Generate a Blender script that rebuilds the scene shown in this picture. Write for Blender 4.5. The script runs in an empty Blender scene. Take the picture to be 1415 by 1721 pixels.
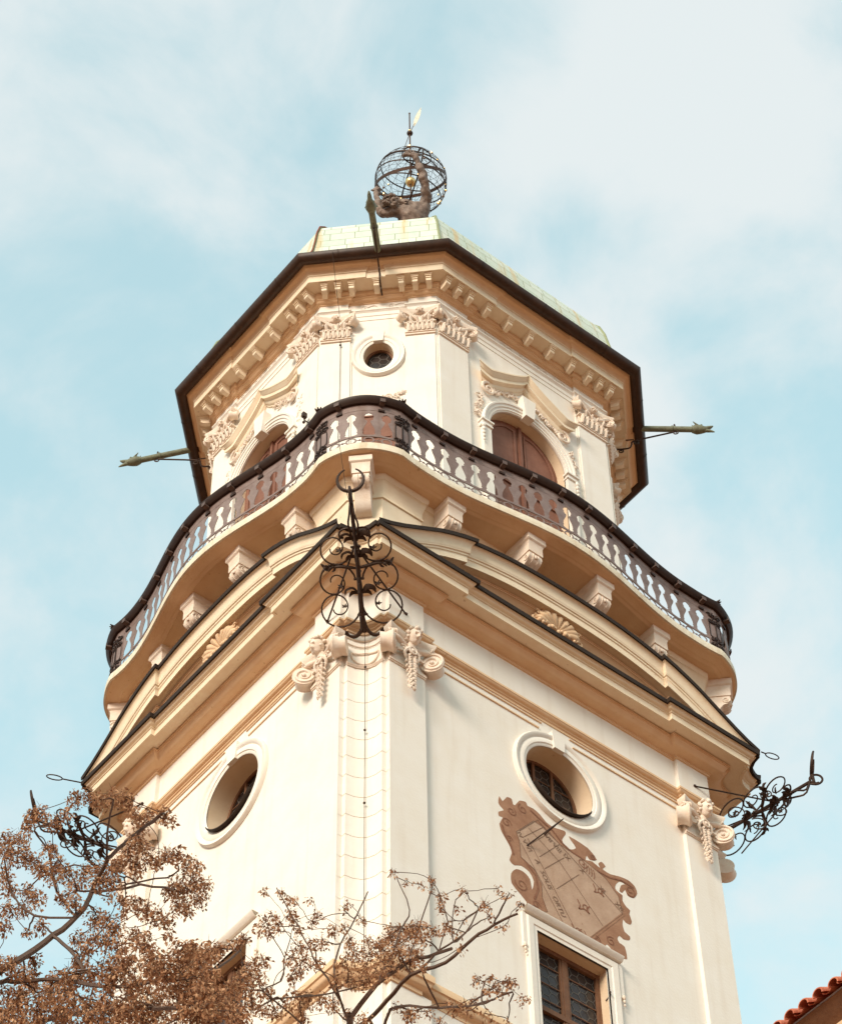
import bpy, bmesh, math, random
from math import sin, cos, pi, radians as R, sqrt, hypot, atan2
from mathutils import Vector as V3, Matrix
from mathutils.geometry import tessellate_polygon
random.seed(7)
sc = bpy.context.scene
col = sc.collection

# ------------------------------------------------------------------ camera
cam = bpy.data.objects.new('camera', bpy.data.cameras.new('camera'))
col.objects.link(cam); sc.camera = cam
rt, up, fw = V3((.781530, -.623742, -.012560)), V3((-.483337, -.618092, .619958)), V3((.394457, .478445, .784535))
M = Matrix((rt, up, -fw)).transposed().to_4x4(); M.translation = (-31.3605, -38.2457, 1.6)
cam.matrix_world = M
cam.data.sensor_fit = 'HORIZONTAL'; cam.data.sensor_width = 36; cam.data.lens = 109.76
cam.data.clip_end = 5000; cam.data.clip_start = .1

# ------------------------------------------------------------------ world
SUN_EL, SUN_AZ = R(24), R(203)           # azimuth of the sun measured from +X counter-clockwise
w = bpy.data.worlds.new('World'); sc.world = w; w.use_nodes = True
nt = w.node_tree; N = nt.nodes; L = nt.links; N.clear()
def nd(t, **k):
    n = N.new(t)
    for a, b in k.items(): setattr(n, a, b)
    return n
sky = nd('ShaderNodeTexSky', sky_type='NISHITA'); sky.sun_disc = False
sky.sun_elevation = SUN_EL; sky.sun_rotation = pi/2 - SUN_AZ; sky.air_density = 1.0; sky.dust_density = 1.0
tint = nd('ShaderNodeMix', data_type='RGBA', blend_type='MULTIPLY'); tint.inputs[0].default_value = 1
tint.inputs[7].default_value = (2.6, 4.0, 2.75, 1)
tc = nd('ShaderNodeTexCoord'); mp = nd('ShaderNodeMapping'); mp.inputs[3].default_value = (1, 1, 1.0); mp.inputs[1].default_value = (3.4, 1.9, .35)
nz = nd('ShaderNodeTexNoise'); nz.inputs['Scale'].default_value = 8.5; nz.inputs['Detail'].default_value = 8; nz.inputs['Roughness'].default_value = .55; nz.inputs['Distortion'].default_value = .25
rp = nd('ShaderNodeValToRGB'); rp.color_ramp.elements[0].position = .38; rp.color_ramp.elements[1].position = .70
rp.color_ramp.elements[0].color = (.42, .42, .42, 1); rp.color_ramp.elements[1].color = (.95, .95, .95, 1); rp.color_ramp.interpolation = 'EASE'
mx = nd('ShaderNodeMix', data_type='RGBA'); mx.inputs[7].default_value = (5.75, 6.1, 6.15, 1)
bg = nd('ShaderNodeBackground'); bg.inputs[1].default_value = .0595; wo = nd('ShaderNodeOutputWorld')
L.new(tc.outputs['Generated'], mp.inputs[0]); L.new(mp.outputs[0], nz.inputs['Vector']); 
acc = nz.outputs[0]
for dv_, lo_, am_ in (
        ((0.4235, 0.3402, 0.8396), 0.99252, 0.20),
        ((0.4190, 0.2921, 0.8597), 0.99725, 0.06),
        ((0.2135, 0.4494, 0.8674), 0.99535, 0.12),
        ((0.2842, 0.3925, 0.8748), 0.99824, 0.03),
        ((0.3198, 0.3491, 0.8808), 0.99884, -0.18),
        ((0.2587, 0.5275, 0.8092), 0.99636, -0.14),
        ((0.4901, 0.3657, 0.7912), 0.99801, -0.18),
        ((0.3693, 0.3820, 0.8472), 0.99931, -0.10),
        ((0.2655, 0.4506, 0.8524), 0.99845, 0.04),
        ((0.2894, 0.5852, 0.7575), 0.99824, -0.03),
        ((0.5426, 0.4152, 0.7302), 0.99777, 0.06),
        ((0.3184, 0.4665, 0.8252), 0.99845, -0.05),
        ((0.5623, 0.4638, 0.6846), 0.99725, -0.02),
        ):                                                     # broad cloud banks and blue gaps, as directions in the sky
    dt = nd('ShaderNodeVectorMath', operation='DOT_PRODUCT'); nrm_ = nd('ShaderNodeVectorMath', operation='NORMALIZE'); L.new(tc.outputs['Generated'], nrm_.inputs[0]); L.new(nrm_.outputs[0], dt.inputs[0]); dt.inputs[1].default_value = dv_
    mr = nd('ShaderNodeMapRange', interpolation_type='SMOOTHSTEP'); mr.inputs[1].default_value = lo_; mr.inputs[2].default_value = 1; mr.inputs[4].default_value = am_*.8; L.new(dt.outputs['Value'], mr.inputs[0])
    ad = nd('ShaderNodeMath', operation='ADD'); L.new(acc, ad.inputs[0]); L.new(mr.outputs[0], ad.inputs[1]); acc = ad.outputs[0]
L.new(acc, rp.inputs[0])

L.new(sky.outputs[0], tint.inputs[6]); L.new(tint.outputs[2], mx.inputs[6]); 
sx = nd('ShaderNodeSeparateXYZ'); hz_ = nd('ShaderNodeMapRange', interpolation_type='SMOOTHSTEP'); hz_.inputs[1].default_value = .55; hz_.inputs[2].default_value = .18
L.new(tc.outputs['Generated'], sx.inputs[0]); L.new(sx.outputs[2], hz_.inputs[0])
mxh = nd('ShaderNodeMath', operation='MAXIMUM'); L.new(hz_.outputs[0], mxh.inputs[0]); L.new(rp.outputs[0], mxh.inputs[1]); L.new(mxh.outputs[0], mx.inputs[0])  # unseen white haze added towards the horizon to neutralise the sky light
L.new(mx.outputs[2], bg.inputs[0]); L.new(bg.outputs[0], wo.inputs[0])
# ------------------------------------------------------------------ sun
sd = bpy.data.lights.new('sun', 'SUN'); sd.energy = 1.45; sd.angle = R(20); sd.color = (1, .84, .74)
so = bpy.data.objects.new('sun', sd); col.objects.link(so)
so.rotation_euler = V3((cos(SUN_EL)*cos(SUN_AZ), cos(SUN_EL)*sin(SUN_AZ), sin(SUN_EL))).to_track_quat('Z', 'Y').to_euler()
sc.view_settings.view_transform = 'Standard'; sc.view_settings.look = 'None'; sc.view_settings.gamma = 1
sc.view_settings.exposure = 1.27
sc.render.engine = 'CYCLES'; sc.cycles.max_bounces = 6

# ------------------------------------------------------------------ materials
def mat(name, c1, c2=None, scale=3., rough=.8, bump=.0, bscale=30., metal=0., streak=0., spots=0., detail=6):
    m = bpy.data.materials.new(name); m.use_nodes = True; t = m.node_tree; n = t.nodes; l = t.links
    b = n['Principled BSDF']; b.inputs['Roughness'].default_value = rough; b.inputs['Metallic'].default_value = metal
    b.inputs['Specular IOR Level'].default_value = .25
    g = n.new('ShaderNodeNewGeometry'); c2 = c2 or c1
    a = n.new('ShaderNodeTexNoise'); a.inputs['Scale'].default_value = scale; a.inputs['Detail'].default_value = detail; a.inputs['Roughness'].default_value = .6
    l.new(g.outputs['Position'], a.inputs['Vector'])
    r = n.new('ShaderNodeValToRGB'); r.color_ramp.elements[0].position = .3; r.color_ramp.elements[1].position = .7
    r.color_ramp.elements[0].color = (*c2, 1); r.color_ramp.elements[1].color = (*c1, 1); l.new(a.outputs[0], r.inputs[0])
    out = r.outputs[0]
    def mul(out, fac_socket, colr):
        x = n.new('ShaderNodeMix'); x.data_type = 'RGBA'; x.blend_type = 'MULTIPLY'
        x.inputs[7].default_value = (*colr, 1); l.new(fac_socket, x.inputs[0]); l.new(out, x.inputs[6]); return x.outputs[2]
    if streak:
        mpn = n.new('ShaderNodeMapping'); mpn.inputs[3].default_value = (2.2, 2.2, .16); l.new(g.outputs['Position'], mpn.inputs[0])
        s = n.new('ShaderNodeTexNoise'); s.inputs['Scale'].default_value = 1.7; s.inputs['Detail'].default_value = 8; l.new(mpn.outputs[0], s.inputs['Vector'])
        q = n.new('ShaderNodeMapRange'); q.inputs[1].default_value = .52; q.inputs[2].default_value = .78; q.inputs[4].default_value = streak; l.new(s.outputs[0], q.inputs[0])
        out = mul(out, q.outputs[0], (.62, .47, .33))
    if spots:
        s = n.new('ShaderNodeTexNoise'); s.inputs['Scale'].default_value = 7; s.inputs['Detail'].default_value = 3; l.new(g.outputs['Position'], s.inputs['Vector'])
        q = n.new('ShaderNodeMapRange'); q.inputs[1].default_value = .70; q.inputs[2].default_value = .76; q.inputs[4].default_value = spots; l.new(s.outputs[0], q.inputs[0])
        out = mul(out, q.outputs[0], (.45, .3, .2))
    l.new(out, b.inputs['Base Color'])
    if bump:
        a2 = n.new('ShaderNodeTexNoise'); a2.inputs['Scale'].default_value = bscale; a2.inputs['Detail'].default_value = 4; l.new(g.outputs['Position'], a2.inputs['Vector'])
        bp = n.new('ShaderNodeBump'); bp.inputs['Strength'].default_value = bump; bp.inputs['Distance'].default_value = .02
        l.new(a2.outputs[0], bp.inputs['Height']); l.new(bp.outputs[0], b.inputs['Normal'])
    return m
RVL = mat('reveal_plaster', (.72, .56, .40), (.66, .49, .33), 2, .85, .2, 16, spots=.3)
PL = mat('white_plaster', (.81, .75, .68), (.775, .70, .61), 1.2, .85, .25, 14, streak=.17)
MO = mat('cream_moulding', (.79, .66, .50), (.74, .59, .42), 2.5, .85, .25, 18, streak=.12, spots=.5)
OC = mat('ochre_stucco', (.73, .515, .33), (.68, .45, .27), 2.0, .85, .25, 16, streak=.12, spots=.4)
ST = mat('stucco_relief', (.79, .68, .58), (.73, .58, .46), 5, .85, .3, 22)
JT = mat('dark_joint', (.5, .36, .22))
IR = mat('wrought_iron', (.035, .018, .012), (.06, .032, .02), 12, .55, .3, 40, metal=.3)
PANL = mat('painted_iron_panel', (.27, .20, .18), (.19, .125, .11), 3.5, .55, .3, 30, metal=.1, streak=.6)
RAIL = mat('dark_rail_iron', (.040, .020, .013), (.028, .013, .009), 6, .5, .06, 30)
CLIP = mat('rail_clip_metal', (.13, .085, .07), (.09, .055, .045), 6, .5)
GUT = mat('gutter_copper', (.035, .018, .011), (.06, .028, .016), 5, .45, .2, 30, streak=.4)
FLA = mat('flashing_metal', (.022, .012, .007), (.035, .02, .012), 6, .75, .2, 30)
SLAB = mat('balcony_edge_stone', (.72, .64, .52), (.62, .50, .36), 3, .85, .4, 25, streak=.55, spots=.7)
DOOR = mat('brown_door_wood', (.25, .112, .075), (.185, .078, .05), 2, .7, .4, 20, streak=.4)
WOOD = mat('window_wood', (.20, .095, .05), (.14, .065, .035), 5, .65, .4, 25)
GLS = mat('window_glass', (.045, .035, .033), (.025, .018, .016), 1.3, .18)
LEAD = mat('glass_lead', (.13, .11, .10), (.10, .085, .07), 8, .6)
VERD = mat('verdigris_pipe', (.21, .22, .15), (.12, .115, .075), 5, .6, .3, 25, streak=.5)
BRZ = mat('bronze_statue', (.30, .22, .18), (.11, .075, .06), 5, .65, .6, 14, metal=.1, streak=.5)
GOLD = mat('gilded_metal', (.85, .62, .30), (.75, .50, .2), 9, .3, metal=.7)
SD1 = mat('sundial_field', (.50, .34, .245), (.40, .255, .175), 2.2, .9, .3, 25, streak=.25, spots=.5, detail=9)
SD2 = mat('sundial_border', (.38, .205, .125), (.27, .13, .075), 2.5, .9, .3, 25, streak=.2, spots=.5, detail=9)
SD3 = mat('sundial_ink', (.16, .09, .06), (.24, .14, .09), 12, .9)
SD4 = mat('sundial_shadow_paint', (.22, .09, .05), (.28, .13, .08), 6, .9)
BARK = mat('branch_bark', (.12, .07, .05), (.08, .045, .03), 20, .9, .4, 50)
TILE = mat('clay_tile', (.58, .19, .10), (.40, .10, .055), 9, .7, .4, 30)
GRD = mat('courtyard_paving', (.34, .155, .08), (.29, .13, .065), .6, .9)
def leafmat():
    m = bpy.data.materials.new('dry_seed_leaf'); m.use_nodes = True; t = m.node_tree; n = t.nodes; l = t.links; b = n['Principled BSDF']
    b.inputs['Roughness'].default_value = .7; b.inputs['Specular IOR Level'].default_value = .2
    g = n.new('ShaderNodeNewGeometry'); r = n.new('ShaderNodeValToRGB')
    e = r.color_ramp.elements; e[0].color = (.15, .060, .028, 1); e[1].color = (.74, .46, .27, 1); k = e.new(.5); k.color = (.40, .19, .095, 1)
    l.new(g.outputs['Random Per Island'], r.inputs[0])
    nz_ = n.new('ShaderNodeTexNoise'); nz_.inputs['Scale'].default_value = 7; nz_.inputs['Detail'].default_value = 2; l.new(g.outputs['Position'], nz_.inputs['Vector'])   # position noise makes some bunches darker than others
    mr_ = n.new('ShaderNodeMapRange'); mr_.inputs[1].default_value = .35; mr_.inputs[2].default_value = .65; mr_.inputs[3].default_value = .8; mr_.inputs[4].default_value = 0; l.new(nz_.outputs[0], mr_.inputs[0])
    mm_ = n.new('ShaderNodeMix'); mm_.data_type = 'RGBA'; mm_.blend_type = 'MULTIPLY'; mm_.inputs[7].default_value = (.62, .52, .45, 1); l.new(mr_.outputs[0], mm_.inputs[0]); l.new(r.outputs[0], mm_.inputs[6]); l.new(mm_.outputs[2], b.inputs['Base Color'])
    tr = n.new('ShaderNodeBsdfTranslucent'); l.new(mm_.outputs[2], tr.inputs[0]); ms = n.new('ShaderNodeMixShader'); ms.inputs[0].default_value = .3
    l.new(b.outputs[0], ms.inputs[1]); l.new(tr.outputs[0], ms.inputs[2]); l.new(ms.outputs[0], n['Material Output'].inputs[0])
    return m
LEAF = leafmat()
def coppermat():
    m = mat('verdigris_roof', (.58, .63, .54), (.68, .70, .62), 4, .6, .2, 20, streak=.0); t = m.node_tree; n = t.nodes; l = t.links; b = n['Principled BSDF']
    src = b.inputs['Base Color'].links[0].from_socket
    uv = n.new('ShaderNodeUVMap'); br = n.new('ShaderNodeTexBrick'); l.new(uv.outputs[0], br.inputs[0])
    br.inputs['Scale'].default_value = 1; br.inputs['Brick Width'].default_value = .78; br.inputs['Row Height'].default_value = .46; br.inputs['Mortar Size'].default_value = .012; br.inputs['Bias'].default_value = -.2; br.squash = .7; br.squash_frequency = 3; br.offset_frequency = 2; br.offset = .37
    br.inputs['Color1'].default_value = (1, 1, 1, 1); br.inputs['Color2'].default_value = (.8, .86, .82, 1); br.inputs['Mortar'].default_value = (.42, .42, .26, 1)
    mm = n.new('ShaderNodeMix'); mm.data_type = 'RGBA'; mm.blend_type = 'MULTIPLY'; mm.inputs[0].default_value = 1
    l.new(src, mm.inputs[6]); l.new(br.outputs[0], mm.inputs[7])
    mpn = n.new('ShaderNodeMapping'); mpn.inputs[3].default_value = (1.5, .12, 1); l.new(uv.outputs[0], mpn.inputs[0])
    s = n.new('ShaderNodeTexNoise'); s.inputs['Scale'].default_value = 1.5; s.inputs['Detail'].default_value = 7; l.new(mpn.outputs[0], s.inputs['Vector'])
    q = n.new('ShaderNodeMapRange'); q.inputs[1].default_value = .54; q.inputs[2].default_value = .68; q.inputs[4].default_value = .75; l.new(s.outputs[0], q.inputs[0])
    m2 = n.new('ShaderNodeMix'); m2.data_type = 'RGBA'; m2.inputs[7].default_value = (.62, .40, .15, 1)
    l.new(q.outputs[0], m2.inputs[0]); l.new(mm.outputs[2], m2.inputs[6]); l.new(m2.outputs[2], b.inputs['Base Color'])
    return m
ROOF = coppermat()

# ------------------------------------------------------------------ mesh builder
class MB:
    def __init__(s): s.v = []; s.f = []
    def add(s, vs, fs):
        k = len(s.v); s.v += [tuple(p) for p in vs]; s.f += [tuple(i+k for i in f) for f in fs]
    def box(s, t0, t1, o0, o1, z0, z1):                       # face-local: t right, o outward, z up
        s.add([(t, -o, z) for z in (z0, z1) for t, o in ((t0, o0), (t1, o0), (t1, o1), (t0, o1))],
              [(0, 1, 2, 3), (4, 5, 6, 7), (0, 1, 5, 4), (1, 2, 6, 5), (2, 3, 7, 6), (3, 0, 4, 7)])
    def loft(s, rings, closed=True, caps=False, skip=()):
        n = len(rings[0]); vs = [p for r in rings for p in r]; fs = []
        for i in range(len(rings)-1):
            for j in range(n if closed else n-1):
                if j in skip: continue
                a, b = i*n+j, i*n+(j+1) % n; fs.append((a, b, b+n, a+n))
        if caps: fs += [tuple(range(n)), tuple(range((len(rings)-1)*n, len(rings)*n))]
        s.add(vs, fs)
    def tube(s, pts, r, n=6, caps=True, flat=1., upv=None, sm=True):
        pts = [V3(p) for p in pts]
        if not isinstance(r, (list, tuple)): r = [r]*len(pts)
        if 3 <= len(pts) <= 7 and sm:                          # short freehand strokes are rounded with a spline
            P2, R2 = [], []
            for j in range(len(pts)-1):
                a, b, c, d = pts[max(j-1, 0)], pts[j], pts[j+1], pts[min(j+2, len(pts)-1)]
                for u in (0, 1/3, 2/3): P2.append(.5*((2*b)+(c-a)*u+(2*a-5*b+4*c-d)*u*u+(3*b-a-3*c+d)*u**3)); R2.append(r[j]+(r[j+1]-r[j])*u)
            pts = P2+[pts[-1]]; r = R2+[r[-1]]
        rings = []; prev = None
        for i, p in enumerate(pts):
            d = (pts[min(i+1, len(pts)-1)]-pts[max(i-1, 0)])
            d = d.normalized() if d.length > 1e-9 else V3((0, 0, 1))
            if prev is None: a = d.orthogonal().normalized() if upv is None else V3(upv)
            else: a = prev
            a = (a-d*a.dot(d)); a = a.normalized() if a.length > 1e-6 else d.orthogonal().normalized()
            prev = a; b = d.cross(a)
            rings.append([p+(a*cos(2*pi*k/n)*flat+b*sin(2*pi*k/n))*r[i] for k in range(n)])
        s.loft(rings, True, caps)
    def ball(s, c, r, n=8, m=6, sc3=(1, 1, 1)):
        rings = []
        for i in range(m+1):
            th = pi*i/m
            rings.append([(c[0]+r*sc3[0]*sin(th)*cos(2*pi*k/n), c[1]+r*sc3[1]*sin(th)*sin(2*pi*k/n), c[2]+r*sc3[2]*cos(th)) for k in range(n)])
        s.loft(rings)
    def poly(s, loops, o, flip=False):                        # planar polygon with holes at outward offset o; loops of (t,z)
        lp = [[V3((a, b, 0)) for a, b in q] for q in loops]; tri = tessellate_polygon(lp)
        s.add([(p.x, -o, p.y) for q in lp for p in q], [tuple(t) for t in tri])
    def prism(s, loops, o0, o1):
        s.poly(loops, o0); s.poly(loops, o1)
        for q in loops: s.loft([[(a, -o0, b) for a, b in q], [(a, -o1, b) for a, b in q]])
    def xf(s, m):
        o = MB(); o.v = [tuple(m @ V3(p)) for p in s.v]; o.f = list(s.f); return o
    def join(s, o): s.add(o.v, o.f); return s
    def mirror(s):
        o = MB(); o.v = [(-a, b, c) for a, b, c in s.v]; o.f = list(s.f); return o
    def build(s, name, m, parent=None, smooth=35, mw=None, kind=None, label=None):
        me = bpy.data.meshes.new(name); me.from_pydata(s.v, [], s.f)
        bm = bmesh.new(); bm.from_mesh(me); bmesh.ops.remove_doubles(bm, verts=bm.verts, dist=1e-5)
        bmesh.ops.recalc_face_normals(bm, faces=bm.faces); bm.to_mesh(me); bm.free()
        me.materials.append(m)
        if smooth:
            me.shade_smooth(); me.set_sharp_from_angle(angle=R(smooth))
        o = bpy.data.objects.new(name, me); col.objects.link(o)
        if parent: o.parent = parent
        if mw is not None: o.matrix_local = mw
        if kind: o['kind'] = kind
        if label: o['label'] = label
        return o
def empty(name, loc=(0, 0, 0), label=None, cat=None, group=None, parent=None):
    o = bpy.data.objects.new(name, None); col.objects.link(o); o.location = loc
    if label: o['label'] = label
    if cat: o['category'] = cat
    if group: o['group'] = group
    if parent: o.parent = parent
    return o
def dup(o, parent, mw):
    c = o.copy(); col.objects.link(c); c.parent = parent; c.matrix_local = mw
    for ch in [x for x in o.children]:
        d = ch.copy(); col.objects.link(d); d.parent = c
    return c
def FR(x, y, rz, t=0, o=0, z=0):                              # face frame at plane point, moved to (t,o,z)
    return Matrix.Translation((x, y, 0)) @ Matrix.Rotation(rz, 4, 'Z') @ Matrix.Translation((t, -o, z))
def lowF(k, t=0, o=0, z=0):                                   # k 0 right face, 1 east, 2 back, 3 left ; plane = pilaster plane
    return [FR(0, -5.49, 0, t, o, z), FR(6.30, 0, pi/2, t, o, z), FR(0, 5.49, pi, t, o, z), FR(-6.30, 0, -pi/2, t, o, z)][k]
def octF(k, t=0, o=0, z=0):                                   # k 0..3 broad faces, 4..7 chamfer faces (4 = the near one)
    if k < 4: return [FR(0, -5.226, 0, t, o, z), FR(5.875, 0, pi/2, t, o, z), FR(0, 5.226, pi, t, o, z), FR(-5.875, 0, -pi/2, t, o, z)][k]
    sx, sy, rz = [(-1, -1, -pi/4), (1, -1, pi/4), (1, 1, 3*pi/4), (-1, 1, -3*pi/4)][k-4]
    return FR(sx*4.62, sy*3.971, rz, t, o, z)
def clamp(x, a, b): return max(a, min(b, x))
def circ(cx, cz, rx, rz=None, n=40, a0=0, a1=2*pi):
    rz = rz or rx; return [(cx+rx*cos(a0+(a1-a0)*i/n), cz+rz*sin(a0+(a1-a0)*i/n)) for i in range(n if abs(a1-a0-2*pi) < 1e-6 else n+1)]
def ringprof(c, rx, rz, prof, n=48):                          # closed oval moulding; prof of (dr, o)
    return [[(c[0]+(rx+dr)*cos(2*pi*i/n), -o, c[1]+(rz+dr)*sin(2*pi*i/n)) for dr, o in prof] for i in range(n)]

T = empty('bell_tower', label='tall cream baroque tower with an octagonal top storey, iron gallery and green copper roof', cat='tower')

# ------------------------------------------------------------------ lower tower: rings with broken-forward corners
def low_loop(o, z, rec=.12, db=0., det=None):
    det = (1-.45*clamp(o, 0, 1)) if det is None else det
    fr = []
    for k in range(4):
        P = (5.49, 6.30)[k % 2]+o; h = (5.45+1.08*o, 4.60+1.12*o)[k % 2]; b = (4.34, 3.52)[k % 2]-1.03*o+db
        m = Matrix.Rotation(k*pi/2, 4, 'Z')
        fr.append([m @ V3((t, -p, z)) for t, p in ((-h, P), (-b, P), (-b, P-rec), (b, P-rec), (b, P), (h, P))])
    out = []
    for k in range(4):
        out += fr[k]; A, B = fr[k][-1], fr[(k+1) % 4][0]
        d = B-A; Ln = d.length; d = d/Ln; n = V3((-d.y, d.x, 0))
        if n.dot(V3((A.x+B.x, A.y+B.y, 0))) > 0: n = -n        # inward
        q = det
        out += [A+d*.10*q+n*.10*q, A+d*.19*q+n*.02*q]
        for s in (.2, .4, .5, .6, .8):
            out.append(A+d*(.19*q+(Ln-.38*q)*s)+n*(.02*q+.20*(4*s*(1-s))))
        out += [B-d*.19*q+n*.02*q, B-d*.10*q+n*.10*q]
    return out
NL = 15
def sweep_low(name, prof, m, rec=.12, db=0., **k):
    mb = MB(); mb.loft([low_loop(o, z, rec, db) for o, z in prof]); return mb.build(name, m, T, **k)
def arcp(o0, z0, o1, z1, bul, n=6):                           # points between two profile points bulging sideways
    r = []
    for i in range(n+1):
        s = i/n; b = bul*sin(pi*s); L_ = hypot(o1-o0, z1-z0) or 1
        r.append((o0+(o1-o0)*s+b*(z1-z0)/L_, z0+(z1-z0)*s-b*(o1-o0)/L_))
    return r
# shaft: pilaster strips + corner strips (face panels made separately with their openings)
mb = MB(); mb.loft([low_loop(0, z) for z in (0, 38.35)], skip=[k*NL+2 for k in range(4)]); mb.build('pedestal_wall', PL, T, smooth=25)
la, lb_ = low_loop(0, 38.95), low_loop(0, 49.86)
for k in range(4):
    for i0 in (k*NL, k*NL+3):
        mb = MB(); mb.loft([l[i0:i0+3] for l in (la, lb_)], closed=False); mb.build('pilaster', PL, T, smooth=0)
mb = MB(); z = 39.0; rows = []
while z < 49.9:
    rows += [(0, z), (0, min(z+.625, 49.9)), (-.022, min(z+.629, 49.9)), (-.022, min(z+.643, 49.9))]; z += .647
loops = [low_loop(0, z_) for o, z_ in rows]
for k in range(4):
    idx = [(k*NL+5+i) % (4*NL) for i in range(11)]
    rings = []
    for (o, z_), lp in zip(rows, loops):
        c = sum((lp[i] for i in idx), V3((0, 0, 0)))/11; dirn = V3((c.x, c.y, 0)).normalized()
        rings.append([lp[i]+(dirn*o if 0 < j < 10 else dirn*0) for j, i in enumerate(idx)])
    mb = MB(); mb.loft(rings, closed=False); mb.build('corner_strip', PL, T, smooth=20)
# entablature
sweep_low('architrave', [(0, 49.86), (.03, 49.86), (.03, 49.93), (.07, 49.95), (.07, 49.98)]+arcp(.08, 49.99, .16, 50.06, .02, 4)+[(.18, 50.07), (.18, 50.14), (0, 50.18)], OC)
sweep_low('frieze', [(0, 50.18), (0, 51.40)], PL, smooth=20)
sweep_low('bed_moulding', [(0, 51.40), (.05, 51.41), (.05, 51.46), (.08, 51.47), (.08, 51.49)]+arcp(.08, 51.49, .41, 51.70, .075, 8)+[(.43, 51.70), (.43, 51.735), (.456, 51.735), (.456, 51.765), (.40, 51.768), (.40, 51.80)], OC, smooth=50)
sweep_low('cornice', [(.38, 51.80), (.76, 51.80), (.77, 51.76), (.81, 51.76), (.81, 51.97), (.84, 51.99), (.84, 52.02)]+arcp(.85, 52.025, .94, 52.13, .022, 5)+[(.965, 52.14), (.965, 52.19)], MO, smooth=50)
sweep_low('cornice_flashing', [(.96, 52.175), (1.03, 52.13), (1.04, 52.27), (.5, 52.32), (-.3, 52.34)], FLA)
# pedestal cornice low down
sweep_low('pedestal_cornice', [(0, 38.33), (.04, 38.34), (.04, 38.42)]+arcp(.05, 38.44, .2, 38.62, .04, 5)+[(.24, 38.63), (.24, 38.80), (.20, 38.86), (0, 38.97)], OC, db=.32, rec=.14, smooth=50)

# face panels with window and oval openings
OVC, OVR = (.05, 47.90), 1.10
for k in range(4):
    b = (4.34, 3.52)[k % 2]; mb = MB()
    win = [(-1.10, 37.2), (1.10, 37.2), (1.10, 42.28), (-1.10, 42.28)]
    mb.poly([[(-b, 0), (b, 0), (b, 38.35), (-b, 38.35)]], -.12)
    mb.poly([[(-b, 38.35), (b, 38.35), (b, 49.86), (-b, 49.86)], circ(*OVC, OVR), [(-1.10, 38.9), (1.10, 38.9), (1.10, 42.28), (-1.10, 42.28)]], -.12)
    mb.build('face_wall', PL, T, mw=lowF(k), smooth=0)
    mb = MB()                                                   # two thin string lines below the architrave
    for z0, z1 in ((49.50, 49.535), (49.745, 49.775)):
        for s in ((-b, -.52), (.62, b)) if z0 < 49.6 else ((-b, -.42), (.52, b)): mb.box(s[0], s[1], -.13, -.085, z0, z1)
    mb.build('string_line', OC, T, mw=lowF(k))

def hexlead(mb, x0, x1, z0, z1, a, o, inside=lambda x, z: True, wdt=.011):
    h = a*sqrt(3)/2; i = 0; x = x0-a
    segs = set()
    while x < x1+a:
        z = z0-a+(h if i % 2 else 0)
        while z < z1+a:
            p = [(round(x+a*cos(pi/3*q), 3), round(z+a*sin(pi/3*q), 3)) for q in range(6)]
            for q in range(3): segs.add((p[q], p[q+1]))
            z += 2*h
        x += 1.5*a; i += 1
    for p, q in segs:
        mid = ((p[0]+q[0])/2, (p[1]+q[1])/2)
        if x0 < mid[0] < x1 and z0 < mid[1] < z1 and inside(*p) and inside(*q):
            d = V3((q[0]-p[0], q[1]-p[1])).normalized(); nx, nz_ = -d[1]*wdt, d[0]*wdt
            mb.add([(p[0]+nx, -o, p[1]+nz_), (q[0]+nx, -o, q[1]+nz_), (q[0]-nx, -o, q[1]-nz_), (p[0]-nx, -o, p[1]-nz_)], [(0, 1, 2, 3)])
def key(mb, zt, zb, wt, wb, o0, o1, cx=0):
    mb.prism([[(cx-wb, zb), (cx+wb, zb), (cx+wt, zt), (cx-wt, zt)]], o0, o1)
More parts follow.
